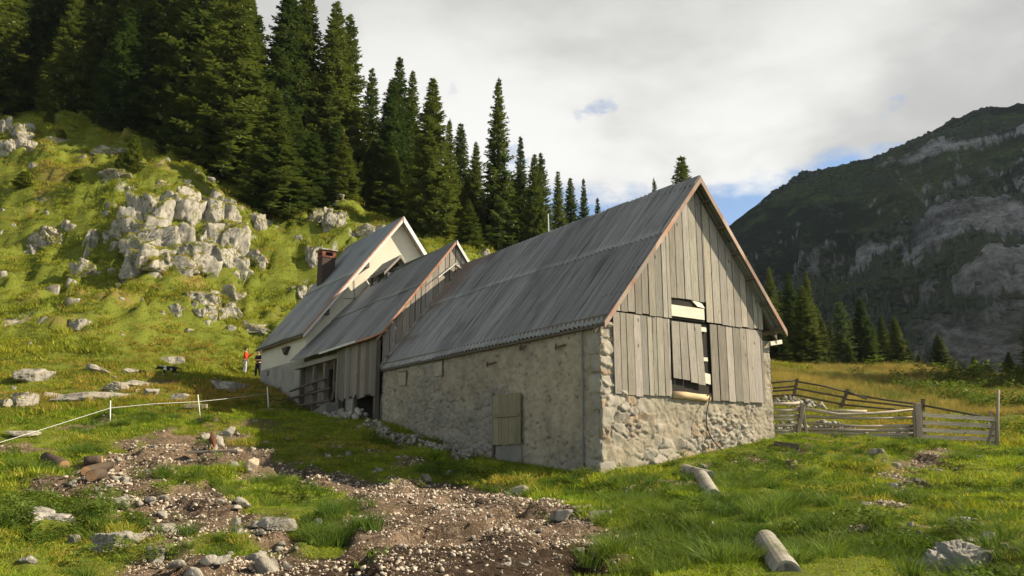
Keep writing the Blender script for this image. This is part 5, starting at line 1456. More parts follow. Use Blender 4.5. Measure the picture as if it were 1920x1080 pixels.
cyl_thing('concrete_pipe', gp(1437, 1034, .11), gp(1476, 1072, -.04), .135, 'concrete', "thick mossy concrete pipe slanting into the grass, nearest the camera", 'pipe', hollow=True)
cyl_thing('concrete_pipe', gp(1284, 888, .08), gp(1332, 904, .10), .13, 'concrete', "upper concrete pipe section lying below the gable wall", 'pipe', hollow=True)
cyl_thing('concrete_pipe', gp(1316, 905, .12), gp(1338, 932, -.02), .14, 'concrete', "lower concrete pipe section, its end against the upper one", 'pipe', hollow=True)


def log(a, b_, r, label):
    T = thing('log', label, 'log', tuple((np.array(a) + b_) / 2)); off = tuple(T.location)
    a, b_ = np.array(a), np.array(b_); d = (b_ - a) / np.linalg.norm(b_ - a)
    m = MB(); m.tube([a, a + (b_ - a) * .33 + [0, 0, .01], a + (b_ - a) * .66, b_], [r, r * .94, r * 1.02, r * .96], 12, 1.0); m.build('bark', MT['log'], T, off, True)
    for e_, s in ((a, -1), (b_, 1)):
        m = MB(); m.tube([e_, e_ + d * .006 * s], r * .9, 12, 1.0); m.build('cut_end', MT['logend'], T, off)


log(gp(86, 868, .1), gp(120, 884, .1), .155, "dark thick log lying in the grass, leftmost of the logs")
log(gp(158, 872, .08), gp(190, 874, .08), .11, "short dark log at the back of the log pieces by the yard")
log(gp(160, 890, .06), gp(206, 880, .08), .10, "grey slanting log behind the stubby one in the yard")
log(gp(170, 904, .1), gp(190, 898, .1), .115, "stubby log with an orange cut face at the yard's left side")


def plank(a, b_, w, h, label, mat='rail', name='plank'):
    m = MB(); m.bar(a, b_, w, h, 1.0); return m.build(name, MT[mat], None, label=label, cat='plank', bevel=.008)


plank(gp(352, 858, .12), gp(450, 857, .13), .35, .06, "short grey plank bridge in the yard in front of the hen")
plank(gp(345, 768, .12), gp(388, 770, .12), .16, .16, "pale timber lying just behind the middle fence post")
plank(gp(374, 793, .1), gp(405, 792, .1), .18, .12, "brown timber end on the stones above the hen", 'rail_dark')
plank(gp(490, 771, .08), gp(540, 771, .08), .22, .05, "weathered board lying in the grass before the porch")
plank(gp(1452, 838, .08), gp(1500, 843, .06), .16, .14, "dark rotting timber in the grass right of the barn", 'rail_dark')
# ------------------------------------------------------------------ grass, weeds, gravel (one scattered object each)
MT['grass'] = mat_leaf('meadow_grass', (0.125, 0.22, 0.014), (0.32, 0.385, 0.03), (0.37, 0.33, 0.06), 0.42, 0.55, 0.6, attr=True)
MT['grass_hill'] = mat_leaf('hill_grass', (0.16, 0.21, 0.018), (0.34, 0.355, 0.034), (0.37, 0.27, 0.065), 0.42, 0.16, 0.7, attr=True)
MT['grass_tall'] = mat_leaf('tussock_grass', (0.07, 0.135, 0.02), (0.15, 0.22, 0.035), None, 0.42, 0.8, 0.5, attr=True)
MT['grass_dry'] = mat_leaf('dry_meadow_grass', (0.28, 0.24, 0.07), (0.38, 0.31, 0.10), (0.13, 0.165, 0.035), 0.4, 0.22, 0.5, attr=True)
MT['weed'] = mat_leaf('weed_leaves', (0.09, 0.15, 0.025), (0.16, 0.215, 0.04), None, 0.4, 0.9, 0.5, attr=True)
_rg = np.random.default_rng(4242)


def tuft(n, rad, hmin, hmax, wid, bend, seed, segs=3):
    r_ = np.random.default_rng(seed); V, F, C = [], [], []
    for i in range(n):
        a = r_.uniform(0, 6.283); q = rad * math.sqrt(r_.random()); x, y = q * math.cos(a), q * math.sin(a)
        h = r_.uniform(hmin, hmax); la = a + r_.uniform(-1.2, 1.2); ln = bend * h * r_.uniform(.2, 1.2) * (0.4 + q / rad)
        fa = r_.uniform(0, 3.14); wx, wy = math.cos(fa) * wid / 2, math.sin(fa) * wid / 2
        b0 = len(V); t = r_.uniform(.75, 1.25); c = (t * r_.uniform(.9, 1.2), t, t * r_.uniform(.8, 1.1))
        for s in range(segs + 1):
            k = s / segs; w = (1 - k ** 1.6)
            cx, cy = x + math.cos(la) * ln * k * k, y + math.sin(la) * ln * k * k; cz = h * (k - 0.18 * bend * k * k) - .02
            if s < segs: V += [(cx - wx * w, cy - wy * w, cz), (cx + wx * w, cy + wy * w, cz)]
            else: V += [(cx, cy, cz), (cx, cy, cz + 1e-4)]
        for s in range(segs): F.append((b0 + 2 * s, b0 + 2 * s + 1, b0 + 2 * s + 3, b0 + 2 * s + 2))
        C += [c] * (2 * (segs + 1))
    return np.array(V), np.array(F), np.array(C)


def leafy(n, h, seed):
    r_ = np.random.default_rng(seed); V, F, C = [], [], []
    for i in range(n):
        a = r_.uniform(0, 6.283); z = h * r_.uniform(.15, 1); q = h * .55 * r_.random() ** .6; p = np.array([q * math.cos(a), q * math.sin(a), z])
        d = np.array([math.cos(a + r_.uniform(-1, 1)), math.sin(a + r_.uniform(-1, 1)), r_.uniform(-.3, .5)]); d /= np.linalg.norm(d)
        s = np.cross(d, (0, 0, 1)); s /= np.linalg.norm(s); l = h * r_.uniform(.18, .34); w = l * r_.uniform(.25, .4)
        b0 = len(V); m = p + d * l * .45 + np.array([0, 0, .1 * l]); V += [p, m + s * w, p + d * l - np.array([0, 0, .15 * l]), m - s * w]; F.append((b0, b0 + 1, b0 + 2, b0 + 3))
        t = r_.uniform(.7, 1.3); C += [(t, t, t)] * 4
    return np.array(V), np.array(F), np.array(C)


def scatter(name, protos, P, kind, scl, label, cat, tilt=.12):
    """one object: a cloud of points on the ground that carries the given small meshes"""
    n = len(P)
    me = bpy.data.meshes.new(name); me.vertices.add(n); me.vertices.foreach_set('co', np.asarray(P, np.float32).ravel())
    a = me.attributes.new('kind', 'INT', 'POINT'); a.data.foreach_set('value', np.asarray(kind, np.int32))
    a = me.attributes.new('scl', 'FLOAT_VECTOR', 'POINT'); a.data.foreach_set('vector', np.asarray(scl, np.float32).ravel())
    r = np.stack([_rg.normal(0, tilt, n), _rg.normal(0, tilt, n), _rg.uniform(0, 6.283, n)], -1)
    a = me.attributes.new('rot', 'FLOAT_VECTOR', 'POINT'); a.data.foreach_set('vector', r.astype(np.float32).ravel())
    o = link(name, me, None, label, cat, kind='stuff')
    ng = bpy.data.node_groups.new(name + '_scatter', 'GeometryNodeTree')
    ng.interface.new_socket('Geometry', in_out='INPUT', socket_type='NodeSocketGeometry'); ng.interface.new_socket('Geometry', in_out='OUTPUT', socket_type='NodeSocketGeometry')
    gi = ng.nodes.new('NodeGroupInput'); go = ng.nodes.new('NodeGroupOutput'); ip = ng.nodes.new('GeometryNodeInstanceOnPoints'); jn = ng.nodes.new('GeometryNodeJoinGeometry')
    for me_ in reversed(protos):
        ob = bpy.data.objects.new(me_.name, me_)
        oi = ng.nodes.new('GeometryNodeObjectInfo'); oi.inputs['Object'].default_value = ob
        gt = ng.nodes.new('GeometryNodeGeometryToInstance'); ng.links.new(oi.outputs['Geometry'], gt.inputs[0]); ng.links.new(gt.outputs[0], jn.inputs[0])

    def na(nm, ty):
        q = ng.nodes.new('GeometryNodeInputNamedAttribute'); q.data_type = ty; q.inputs['Name'].default_value = nm
        return [s for s in q.outputs if s.enabled and s.name == 'Attribute'][0]
    ng.links.new(gi.outputs[0], ip.inputs['Points']); ng.links.new(jn.outputs[0], ip.inputs['Instance']); ip.inputs['Pick Instance'].default_value = True
    ng.links.new(na('kind', 'INT'), ip.inputs['Instance Index']); ng.links.new(na('rot', 'FLOAT_VECTOR'), ip.inputs['Rotation']); ng.links.new(na('scl', 'FLOAT_VECTOR'), ip.inputs['Scale'])
    ng.links.new(ip.outputs[0], go.inputs[0])
    md = o.modifiers.new('scatter', 'NODES'); md.node_group = ng
    return o


def polar(n, d0, d1, a0=-.72, a1=.72, p=2.0):
    """random ground points between distances d0 and d1"""
    u = _rg.random(n); d = (d0 ** p + u * (d1 ** p - d0 ** p)) ** (1 / p); a = _rg.uniform(a0, a1, n)
    return np.sin(a) * d, np.cos(a) * d


def in_buildings(x, y):
    u, v = uv_of(x, y)
    return ((u > -.12) & (u < 6.5) & (v > -.12) & (v < 12.4)) | ((u > -.3) & (u < 6) & (v >= 12.4) & (v < 21)) | ((u > .1) & (u < 9.4) & (v >= 20.9) & (v < 27.6))


GP = [mesh_np('turf_tuft', *tuft(24, .10, .025, .07, .009, 1.1, 1 + i)[:2], MT['grass'], tuft(24, .10, .025, .07, .009, 1.1, 1 + i)[2]) for i in range(3)]          # 0-2 near turf
GP += [mesh_np('turf_tuft', *tuft(34, .24, .045, .12, .018, 1.1, 11 + i)[:2], MT['grass'], tuft(34, .24, .045, .12, .018, 1.1, 11 + i)[2]) for i in range(2)]      # 3-4 mid turf
GP += [mesh_np('hill_tuft', *tuft(40, .42, .09, .27, .035, 1.1, 21 + i)[:2], MT['grass_hill'], tuft(40, .42, .09, .27, .035, 1.1, 21 + i)[2]) for i in range(3)]  # 5-7 hill
GP += [mesh_np('tussock', *tuft(90, .13, .16, .36, .009, 1.1, 31 + i)[:2], MT['grass_tall'], tuft(90, .13, .16, .36, .009, 1.1, 31 + i)[2]) for i in range(2)]  # 8-9 tussock
GP += [mesh_np('dry_tuft', *tuft(36, .38, .35, .8, .022, .7, 41 + i)[:2], MT['grass_dry'], tuft(36, .38, .35, .8, .022, .7, 41 + i)[2]) for i in range(2)]      # 10-11 dry
GP += [mesh_np('weed', *leafy(70, .26, 51 + i)[:2], MT['weed'], leafy(70, .26, 51 + i)[2]) for i in range(2)]                                             # 12-13 weeds


def grass():
    X, Y, K, S, SZ = [], [], [], [], []

    def put(x, y, k, s, sz=None):
        X.append(x); Y.append(y); K.append(k); S.append(s); SZ.append(s if sz is None else sz)

    def pick(x, y, base, n, s0, s1, thr=.45, noise_amt=.5, lift=None):
        b_ = bare(x, y); keep = (b_ < thr) & ~in_buildings(x, y)
        for (ex, ey, ra, rb) in EXCL: keep &= ((x - ex) / ra) ** 2 + ((y - ey) / rb) ** 2 > .8
        x, y = x[keep], y[keep]
        lush = 0.5 + 0.6 * fbm(x * .55, y * .55, 0, 3, 701)
        s = _rg.uniform(s0, s1, len(x)) * (0.75 + noise_amt * np.clip(lush, 0, 1.2))
        put(x, y, base + _rg.integers(0, n, len(x)), s, s * (0.6 + 0.75 * np.clip(lush, 0, 1.3)))

    pick(*polar(34000, 6.5, 17, p=1.6), 0, 3, .8, 1.5)
    pick(*polar(34000, 15, 38, p=1.7), 3, 2, .75, 1.35)
    x, y = polar(52000, 34, 100, -.72, .72, 1.7)
    m = ((x < 8) | (y < 40)) & (sst(base_h(x, y), 40, 44) < .5); pick(x[m], y[m], 5, 3, .6, 1.15, .5)
    x, y = polar(16000, 36, 96, -.72, .35, 1.7); hz = base_h(x, y)
    d = fbm(x * .5, y * .4, hz * .4, 3, 751) + .25 * fbm(x * 1.6, y * 1.3, hz, 2, 752); m = (d > .38) & (hz > 5.5) & (hz < 44) & ~in_buildings(x, y) & (bare(x, y) < .4); x, y = x[m], y[m]
    s = _rg.uniform(1.0, 1.9, len(x)); put(x, y, 5 + _rg.integers(0, 3, len(x)), s, s * 1.25)
    # tall golden meadow behind the fences
    x, y = polar(26000, 36, 112, .12, .75, 1.5); r = np.hypot(x, y)
    edge = fbm(x * .12, y * .12, 0, 3, 711)
    m = (x > 9) & (y > 42 + 2 * edge - .12 * (x - 15)) & ~in_buildings(x, y); x, y = x[m], y[m]
    s = _rg.uniform(.6, 1.15, len(x)) * (0.8 + .35 * fbm(x * .15, y * .15, 0, 3, 712)); put(x, y, 10 + _rg.integers(0, 2, len(x)), s)
    # tussocks: in drifts
    x, y = polar(14000, 7, 34, p=1.5); d = fbm(x * .45, y * .45, 0, 3, 721) + .3 * fbm(x * 1.4, y * 1.4, 0, 2, 722)
    m = (d > .56) & (bare(x, y) < .5) & ~in_buildings(x, y); x, y = x[m], y[m]; s = _rg.uniform(.5, 1.15, len(x)); put(x, y, 8 + _rg.integers(0, 2, len(x)), s)
    for px, py, n, sp, sc in ((630, 1015, 16, .28, 1.15), (565, 985, 12, .3, .9), (650, 945, 7, .2, .8), (470, 925, 14, .4, .8), (520, 915, 10, .4, .9), (1430, 965, 16, .45, 1.15), (1370, 1010, 14, .4, 1.0), (1500, 985, 14, .4, 1.1),
                              (1290, 960, 10, .4, .9), (1000, 915, 16, .7, .9), (1200, 930, 14, .6, .8), (1545, 890, 14, .6, .9), (1250, 1050, 12, .4, 1.0), (1480, 870, 14, .8, .9), (100, 975, 10, .5, .9), (180, 1000, 12, .4, .9),
                              (400, 1020, 10, .3, .7), (1330, 905, 10, .5, .9), (1600, 1040, 16, .5, 1.0), (1550, 1000, 12, .4, .9), (1420, 1040, 14, .35, 1.0), (1230, 1000, 12, .4, .9), (1650, 960, 14, .6, .9), (1780, 940, 12, .6, .9), (1580, 860, 12, .8, .9), (1530, 845, 12, .7, .9), (1250, 930, 12, .5, .9), (1310, 1020, 10, .3, .9), (1490, 1050, 8, .25, .9), (1870, 1030, 12, .4, .9), (1130, 915, 12, .6, .9), (1180, 1040, 10, .3, .9), (1180, 960, 10, .4, .8), (1880, 960, 14, .7, .9), (1700, 985, 12, .6, .8), (420, 830, 8, .4, .9), (345, 890, 10, .5, .9)):
        g = ground_px(px, py); x = g[0] + _rg.normal(0, sp, n); y = g[1] + _rg.normal(0, sp, n); put(x, y, 8 + _rg.integers(0, 2, n), sc * _rg.uniform(.7, 1.2, n))
    # leafy weeds
    x, y = polar(9000, 7, 40, p=1.4); d = fbm(x * .3 + 9, y * .3, 0, 3, 731) + .35 * fbm(x * 1.2, y * 1.2, 0, 2, 732)
    m = (d > .45) & (bare(x, y) < .4) & ~in_buildings(x, y); x, y = x[m], y[m]; s = _rg.uniform(.35, .9, len(x)); put(x, y, 12 + _rg.integers(0, 2, len(x)), s)
    for px, py, n, sp in ((110, 990, 50, .6), (60, 950, 30, .6), (150, 950, 24, .5), (360, 900, 26, .7), (1350, 880, 22, .6), (1400, 870, 30, .7), (1460, 905, 26, .8), (1180, 900, 18, .8), (60, 870, 24, .8), (480, 770, 26, 1.2), (1620, 1000, 20, .5), (1720, 1020, 20, .6), (1340, 1045, 14, .3), (1560, 940, 26, .7), (1260, 985, 16, .5), (1850, 930, 24, .8), (220, 960, 16, .4), (30, 1010, 20, .5), (270, 1040, 14, .3), (1060, 905, 18, .6), (860, 895, 14, .8), (440, 870, 12, .4), (1530, 905, 26, .9), (1330, 965, 14, .5)):
        g = ground_px(px, py); x = g[0] + _rg.normal(0, sp, n); y = g[1] + _rg.normal(0, sp, n); put(x, y, 12 + _rg.integers(0, 2, n), _rg.uniform(.4, 1.0, n))
    for px, py, n, sp, sc in ((1800, 745, 26, 2.5, 3.2), (1860, 735, 30, 3, 3.6), (1900, 770, 30, 2, 3.0), (1890, 810, 16, 1.2, 2.2), (1840, 715, 24, 3, 4), (1915, 720, 24, 3, 4.2)):
        g = ground_px(px, py, 24); x = g[0] + _rg.normal(0, sp, n); y = g[1] + _rg.normal(0, sp, n); put(x, y, 12 + _rg.integers(0, 2, n), sc * _rg.uniform(.6, 1.2, n))
    X, Y, K, S, SZ = (np.concatenate(q) for q in (X, Y, K, S, SZ))
    ok = np.ones(len(X), bool)
    for (ex, ey, ra, rb) in EXCL: ok &= ((X - ex) / ra) ** 2 + ((Y - ey) / rb) ** 2 > .7
    X, Y, K, S, SZ = X[ok], Y[ok], K[ok], S[ok], SZ[ok]
    Z = H(X, Y) - .01
    # turf caps on the tops and ledges of the outcrops
    for (c, V, F, rz) in GRASSY:
        ca, sa = math.cos(rz), math.sin(rz)
        W_ = np.stack([V[:, 0] * ca - V[:, 1] * sa, V[:, 0] * sa + V[:, 1] * ca, V[:, 2]], -1) + c
        a, b_, d = W_[F[:, 0]], W_[F[:, 1]], W_[F[:, 2]]
        n = np.cross(b_ - a, d - a); ar = np.linalg.norm(n, axis=1) + 1e-12; n = n / ar[:, None]; cc = (a + b_ + d) / 3
        pt = fbm(cc[:, 0] * .5, cc[:, 1] * .5, cc[:, 2] * .5, 3, 751)
        p_ = ar / 2 * np.where((n[:, 2] > .5) & (pt > -.25), 8.0, np.where((n[:, 2] > .2) & (pt > .15), 4.0, 0.0))
        m = _rg.random(len(F)) < p_
        cm = cc[m]; s = _rg.uniform(.5, 1.05, len(cm))
        X = np.append(X, cm[:, 0]); Y = np.append(Y, cm[:, 1]); Z = np.append(Z, cm[:, 2] - .03); K = np.append(K, 5 + _rg.integers(0, 3, len(cm))); S = np.append(S, s); SZ = np.append(SZ, s)
    scatter('grass', GP, np.stack([X, Y, Z], -1), K, np.stack([S, S, SZ], -1), "uneven green to golden grass with tussocks and leafy weeds", 'grass')


grass()


def gravel():
    pm = [mesh_np('pebble', *rock_geo(70 + i, 1, .75, .5, 2, .1), MT['gravel' if i < 3 else 'clod'], None, None, False) for i in range(5)]
    xs, ys = [], []
    for (n, d0, d1) in ((125000, 6.5, 14), (110000, 13, 26), (16000, 24, 36)):
        x, y = polar(n, d0, d1, p=1.7); b_ = bare(x, y)
        dens = np.clip(0.5 + .8 * fbm(x * .8, y * .8, 0, 3, 741), .12, 1) * np.where((np.hypot(x, y) < 11) & (x > -2.8), .32, 1)
        m = (b_ > .35) & (_rg.random(len(x)) < dens) & ~in_buildings(x, y); xs.append(x[m]); ys.append(y[m])
    x, y = np.concatenate(xs), np.concatenate(ys); n = len(x)
    s = .016 * (.085 / .016) ** (_rg.random(n) ** 2.6) * np.where(np.hypot(x, y) > 14, 1.45, 1.0)
    k = np.where(_rg.random(n) < .7, _rg.integers(0, 3, n), _rg.integers(3, 5, n))
    scatter('gravel', pm, np.stack([x, y, H(x, y) - .035], -1), k, np.stack([s, s, s * _rg.uniform(.7, 1.2, n)], -1), "pale gravel and dark clods strewn over the muddy yard", 'gravel', .4)


MT['gravel'] = mat_plain('warm_gravel', (0.60, 0.52, 0.42), (0.42, 0.335, 0.25), 3, rough=1.0, bs=.4, bd=.01, tint=False)
MT['clod'] = mat_plain('mud_clod', (0.075, 0.05, 0.033), (0.14, 0.10, 0.068), 9, rough=1.0, bs=.5, bd=.01, tint=False)
gravel()


def mountain_scrub():
    X, Y, Z, rk, sg, gm = MOUNT
    pr = []
    for i in range(3):
        V, F = ico(2); n = fbm(V[:, 0] * 2, V[:, 1] * 2, V[:, 2] * 2, 3, 860 + i)
        pr.append(mesh_np('scrub', V * (1 + .35 * n)[:, None] * np.array([1, 1, .7]), F, MT['scrub']))
    V, F = ico(2); t = (V[:, 2:] + 1) / 2; q = V * np.array([.62, .62, 2.0]) * np.concatenate([1.15 - t, 1.15 - t, np.ones_like(t)], 1); q[:, 2] += 1.2
    q = q * (1 + .25 * fbm(V[:, 0] * 4, V[:, 1] * 4, V[:, 2] * 4, 2, 870))[:, None]; pr.append(mesh_np('scrub', q, F, MT['scrub']))
    n = 60000; i = _rg.integers(8, int(X.shape[0] * .9), n); j = _rg.integers(0, X.shape[1], n)
    clump = fbm(X[i, j] * .012, Y[i, j] * .012, Z[i, j] * .012, 4, 881)
    low = i < X.shape[0] * .5
    keep = (rk[i, j] < .35) & (sg[i, j] < .4) & (clump > -.12 + .35 * gm[i, j]); keep &= low | (_rg.random(n) < .75); i, j = i[keep], j[keep]
    s = _rg.uniform(.9, 2.4, len(i)); k = np.where((_rg.random(len(i)) < .8) | (i > X.shape[0] * .42), _rg.integers(0, 3, len(i)), 3)
    P = np.stack([X[i, j] + _rg.uniform(-1, 1, len(i)), Y[i, j] + _rg.uniform(-1, 1, len(i)), Z[i, j] - .2], -1)
    scatter('mountain_scrub', pr, P, k, np.stack([s, s, s], -1), "dark dwarf pine scrub and far conifers covering the mountain", 'scrub', .05)


MT['scrub'] = mat_leaf('dwarf_pine', (0.022, 0.036, 0.017), (0.042, 0.058, 0.022), None, 0.1, 0.02, 0.5)
mountain_scrub()
# ------------------------------------------------------------------ people and animals
def skin(name, nodes, edges, mat, parent, root, sub=2, **kw):
    """one smooth body grown over a skeleton: nodes = {key: (x, y, z, radius)}"""
    keys = list(nodes); idx = {k: i for i, k in enumerate(keys)}
    me = bpy.data.meshes.new(name); me.from_pydata([nodes[k][:3] for k in keys], [(idx[a], idx[b_]) for a, b_ in edges], [])
    o = link(name, me, parent, **kw)
    md = o.modifiers.new('skin', 'SKIN'); md.use_smooth_shade = True
    for k in keys:
        v = me.skin_vertices[0].data[idx[k]]; r = nodes[k][3]; v.radius = r if isinstance(r, tuple) else (r, r); v.use_root = (k == root)
    s = o.modifiers.new('subdivision', 'SUBSURF'); s.levels = sub; s.render_levels = sub
    me.materials.append(mat)
    return o


def flat(name, c, rough=.9): return mat_plain(name, c, tuple(.85 * q for q in c), 6, rough=rough, bs=.2, bd=.005, tint=False)


MT['skin'] = flat('skin', (0.50, 0.30, 0.21), .6); MT['hair'] = flat('dark_hair', (0.03, 0.022, 0.017)); MT['red'] = flat('red_jacket', (0.55, 0.06, 0.025)); MT['grey_cloth'] = flat('light_grey_trousers', (0.50, 0.50, 0.52))
MT['black_cloth'] = flat('black_cloth', (0.02, 0.02, 0.024)); MT['navy'] = flat('navy_cloth', (0.03, 0.035, 0.06)); MT['shoe'] = flat('brown_shoe', (0.09, 0.06, 0.04)); MT['eye'] = flat('eye', (0.02, 0.02, 0.02), .3); MT['tan_cloth'] = flat('pale_trousers', (0.55, 0.50, 0.40))


def person(px, py, Y, face, label, arms, top, bottom, sleeves=True, h=1.72, step=.05):
    g = ground_px(px, py, 20); x = ray(px, py)[0] * Y; z = float(H(np.array([x]), np.array([float(Y)]))[0])
    T = thing('person', label, 'person', (x, Y, z), face); k = h / 1.74; T.scale = (k, k, k)
    N = dict(pel=(0, 0, .94, (.15, .11)), waist=(0, 0, 1.08, (.135, .1)), chest=(0, .01, 1.27, (.16, .115)), up=(0, 0, 1.41, (.13, .09)), neck=(0, .01, 1.5, .055), jaw=(0, .035, 1.565, (.06, .068)), head=(0, .02, 1.64, (.075, .095)), crown=(0, .01, 1.70, (.062, .078)),
             nose=(0, .115, 1.615, .014), nose2=(0, .09, 1.63, .02))
    E = [('pel', 'waist'), ('waist', 'chest'), ('chest', 'up'), ('up', 'neck'), ('neck', 'jaw'), ('jaw', 'head'), ('head', 'crown'), ('head', 'nose2'), ('nose2', 'nose')]
    for s, sg in (('l', -1), ('r', 1)):
        st = step * sg
        N[s + 'hip'] = (.09 * sg, 0, .87, .095); N[s + 'knee'] = (.1 * sg, .02 + st, .49, .062); N[s + 'ank'] = (.105 * sg, -.02 + st * 1.6, .09, .042); N[s + 'toe'] = (.115 * sg, .13 + st * 1.6, .035, .036)
        E += [('pel', s + 'hip'), (s + 'hip', s + 'knee'), (s + 'knee', s + 'ank'), (s + 'ank', s + 'toe')]
        el, wr, fd = arms[s]; el, wr, fd = np.array(el), np.array(wr), np.array(fd) / np.linalg.norm(fd)
        N[s + 'sho'] = (.185 * sg, 0, 1.40, .058); N[s + 'elb'] = (*el, .042); N[s + 'wri'] = (*wr, .028)
        pm = wr + fd * .06; N[s + 'palm'] = (*pm, (.04, .022)); E += [('up', s + 'sho'), (s + 'sho', s + 'elb'), (s + 'elb', s + 'wri'), (s + 'wri', s + 'palm')]
        sd = np.cross(fd, (0, 0, 1)) if abs(fd[2]) < .8 else np.array([0, 1.0, 0]); sd = sd / np.linalg.norm(sd)
        for j in range(4):
            b_ = pm + fd * .035 + sd * (j - 1.5) * .021; l = (.062, .075, .07, .055)[j]
            N[s + f'f{j}a'] = (*b_, .0095); N[s + f'f{j}b'] = (*(b_ + fd * l * .55), .0085); N[s + f'f{j}c'] = (*(b_ + fd * l * .9 + np.array([0, 0, -.018])), .007); E += [(s + 'palm', s + f'f{j}a'), (s + f'f{j}a', s + f'f{j}b'), (s + f'f{j}b', s + f'f{j}c')]
        b_ = wr + fd * .03 - sd * .035; N[s + 'th'] = (*b_, .011); N[s + 'th2'] = (*(b_ + fd * .05 - sd * .018), .009); E += [(s + 'palm', s + 'th'), (s + 'th', s + 'th2')]
    skin('body', N, E, MT['skin'], T, 'pel')
    def grow(keys, d, extra=None):
        M = {}
        for q in keys:
            r = N[q][3]; M[q] = (*N[q][:3], tuple(v + d for v in r) if isinstance(r, tuple) else r + d)
        if extra: M.update(extra)
        return M, [e for e in E if e[0] in M and e[1] in M]
    keys = ['pel', 'waist', 'chest', 'up', 'lsho', 'rsho', 'lelb', 'relb'] + (['lwri', 'rwri'] if sleeves else [])
    M, e = grow(keys, .022); M['pel'] = (0, 0, .90, (.175, .13)); skin('jacket' if sleeves else 'shirt', M, e, MT[top], T, 'pel')
    M, e = grow(['pel', 'lhip', 'rhip', 'lknee', 'rknee', 'lank', 'rank'], .018); M['pel'] = (0, 0, .95, (.155, .115)); skin('trousers', M, e, MT[bottom], T, 'pel')
    for s in 'lr':
        M, e = grow([s + 'ank', s + 'toe'], .012); skin('shoe', M, e, MT['shoe'], T, s + 'ank')
    skin('hair', {'a': (0, -.03, 1.65, (.082, .09)), 'b': (0, .0, 1.715, (.075, .09)), 'c': (0, -.055, 1.6, (.065, .05))}, [('a', 'b'), ('a', 'c')], MT['hair'], T, 'a')
    Vi, Fi = ico(1)
    for sg in (-1, 1):
        link('eye', mesh_np('eye', Vi * .013 + np.array([.032 * sg, .112, 1.645]), Fi, MT['eye']), T); link('ear', mesh_np('ear', Vi * np.array([.012, .022, .032]) + np.array([.082 * sg, .01, 1.63]), Fi, MT['skin']), T)
    return T


_PY = 52.0
person(458, 705, _PY, R(-82), "person in red jacket and light trousers raising an arm, left of the house",
       {'l': ((-.22, .12, 1.2), (-.16, .42, 1.36), (.1, .8, .55)), 'r': ((.25, .03, 1.13), (.21, .18, .93), (0, .4, -1))}, 'red', 'grey_cloth')
person(483, 704, _PY - .4, R(150), "person in black shirt and trousers with forearms crossed at the waist, facing the red jacket",
       {'l': ((-.27, .02, 1.14), (-.06, .20, 1.10), (.9, .25, 0)), 'r': ((.27, .02, 1.14), (.08, .21, 1.13), (-.9, .3, .05))}, 'black_cloth', 'black_cloth', False, 1.74)
person(492, 703, _PY + .8, R(100), "person in dark navy top and pale trousers half hidden behind the house corner",
       {'l': ((-.24, .0, 1.13), (-.23, .1, .9), (0, .2, -1)), 'r': ((.24, .0, 1.13), (.23, .1, .9), (0, .2, -1))}, 'navy', 'tan_cloth', True, 1.7)


def dog():
    g = ground_px(316, 707, 20)
    T = thing('dog', "black and white dog walking with lowered head at the edge of the house's shadow", 'dog', tuple(g), R(185))
    N = dict(hipb=(-.30, 0, .47, (.10, .12)), bel=(-.08, 0, .45, (.095, .115)), che=(.2, 0, .45, (.11, .15)), sh=(.32, 0, .5, (.09, .11)), nk=(.45, 0, .5, .07), hd=(.58, 0, .46, .072), mz=(.69, 0, .41, .035), mz2=(.74, 0, .395, .027),
             t1=(-.42, 0, .5, .035), t2=(-.55, 0, .43, .03), t3=(-.66, 0, .42, .02), el=(.55, .06, .54, .02), er=(.55, -.06, .54, .02), el2=(.52, .085, .57, .01), er2=(.52, -.085, .57, .01))
    E = [('hipb', 'bel'), ('bel', 'che'), ('che', 'sh'), ('sh', 'nk'), ('nk', 'hd'), ('hd', 'mz'), ('mz', 'mz2'), ('hipb', 't1'), ('t1', 't2'), ('t2', 't3'), ('hd', 'el'), ('el', 'el2'), ('hd', 'er'), ('er', 'er2')]
    for s, y, d in (('l', .085, .07), ('r', -.085, -.07)):
        N[s + 'k'] = (-.24 + d * .6, y, .30, .06); N[s + 'h'] = (-.38 + d, y, .19, .03); N[s + 'p'] = (-.35 + d, y, .03, .028); N[s + 'p2'] = (-.29 + d, y, .02, .025)
        N[s + 'e'] = (.24 - d * .3, y, .28, .045); N[s + 'w'] = (.27 - d, y, .13, .026); N[s + 'f'] = (.27 - d, y, .03, .026); N[s + 'f2'] = (.32 - d, y, .02, .024)
        E += [('hipb', s + 'k'), (s + 'k', s + 'h'), (s + 'h', s + 'p'), (s + 'p', s + 'p2'), ('che', s + 'e'), (s + 'e', s + 'w'), (s + 'w', s + 'f'), (s + 'f', s + 'f2')]
    m, nt, b, oc, _ = new_mat('black_white_fur')
    n = noise(nt, oc, 2.2, 2, .5); sp = nn(nt, 'ShaderNodeSeparateXYZ'); nt.links.new(oc, sp.inputs[0])
    q = mth(nt, 'ADD', n, smooth(nt, sp.outputs[2], .28, .08, 0, .25)); nt.links.new(mixc(nt, smooth(nt, q, .53, .55), (.015, .014, .013), (.6, .58, .54)), b.inputs['Base Color']); b.inputs['Roughness'].default_value = .8
    skin('body', N, E, m, T, 'bel')


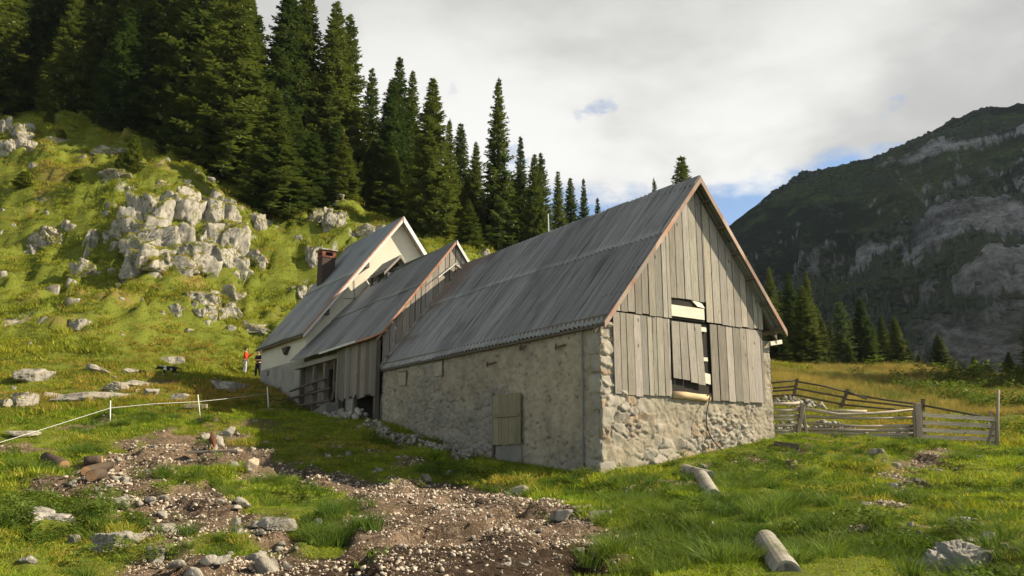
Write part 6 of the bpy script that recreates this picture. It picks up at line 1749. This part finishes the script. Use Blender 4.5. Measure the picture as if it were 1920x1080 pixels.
def hen():
    g = ground_px(397, 846, 12)
    T = thing('hen', "brown hen pecking on the stony yard behind the short plank bridge", 'hen', tuple(g), R(-62)); T.scale = (1.15,) * 3
    br = flat('brown_feathers', (0.12, 0.05, 0.022)); rd = flat('red_comb', (0.5, 0.03, 0.02)); yl = flat('yellow_legs', (0.45, 0.3, 0.06))
    skin('body', dict(b=(0, 0, .22, (.095, .10)), r=(-.1, 0, .27, (.07, .08)), t=(-.19, 0, .37, (.035, .05)), t2=(-.25, 0, .44, (.02, .04)), c=(.1, 0, .2, (.075, .08)), n=(.2, 0, .15, .042), h=(.27, 0, .09, .034), k=(.31, 0, .05, .012)), [('b', 'r'), ('r', 't'), ('t', 't2'), ('b', 'c'), ('c', 'n'), ('n', 'h'), ('h', 'k')], br, T, 'b')
    skin('comb', dict(a=(.25, 0, .125, .012), b=(.28, 0, .125, .014), c=(.305, 0, .105, .012), d=(.29, 0, .05, .012)), [('a', 'b'), ('b', 'c'), ('c', 'd')], rd, T, 'b', 1)
    for y in (-.04, .04):
        skin('leg', dict(a=(.0, y, .16, .022), b=(-.02, y, .08, .011), c=(0, y, .012, .009), d=(.05, y, .008, .007), e=(-.03, y, .008, .006), f=(.04, y + .03, .008, .006), g=(.04, y - .03, .008, .006)), [('a', 'b'), ('b', 'c'), ('c', 'd'), ('c', 'e'), ('c', 'f'), ('c', 'g')], yl, T, 'a', 1)
    for y in (-.08, .08):
        skin('wing', dict(a=(.06, y, .24, (.045, .02)), b=(-.05, y, .235, (.06, .02)), c=(-.15, y * .8, .26, (.03, .012))), [('a', 'b'), ('b', 'c')], br, T, 'b', 1)


dog(); hen()

# ------------------------------------------------------------------ valley haze
def haze():
    m = bpy.data.materials.new('haze'); m.use_nodes = True; nt = m.node_tree; nt.nodes.clear()
    out = nn(nt, 'ShaderNodeOutputMaterial'); v = nn(nt, 'ShaderNodeVolumePrincipled'); nt.links.new(v.outputs[0], out.inputs['Volume'])
    v.inputs['Color'].default_value = (0.72, 0.83, 1.0, 1); v.inputs['Density'].default_value = 0.00007; v.inputs['Anisotropy'].default_value = 0.2
    b = MB(); b.box(-1700, 1700, -800, 1800, -60, 660); b.build('haze', m, None, label="thin bluish summer haze filling the valley air", cat='haze', kind='stuff')


haze()
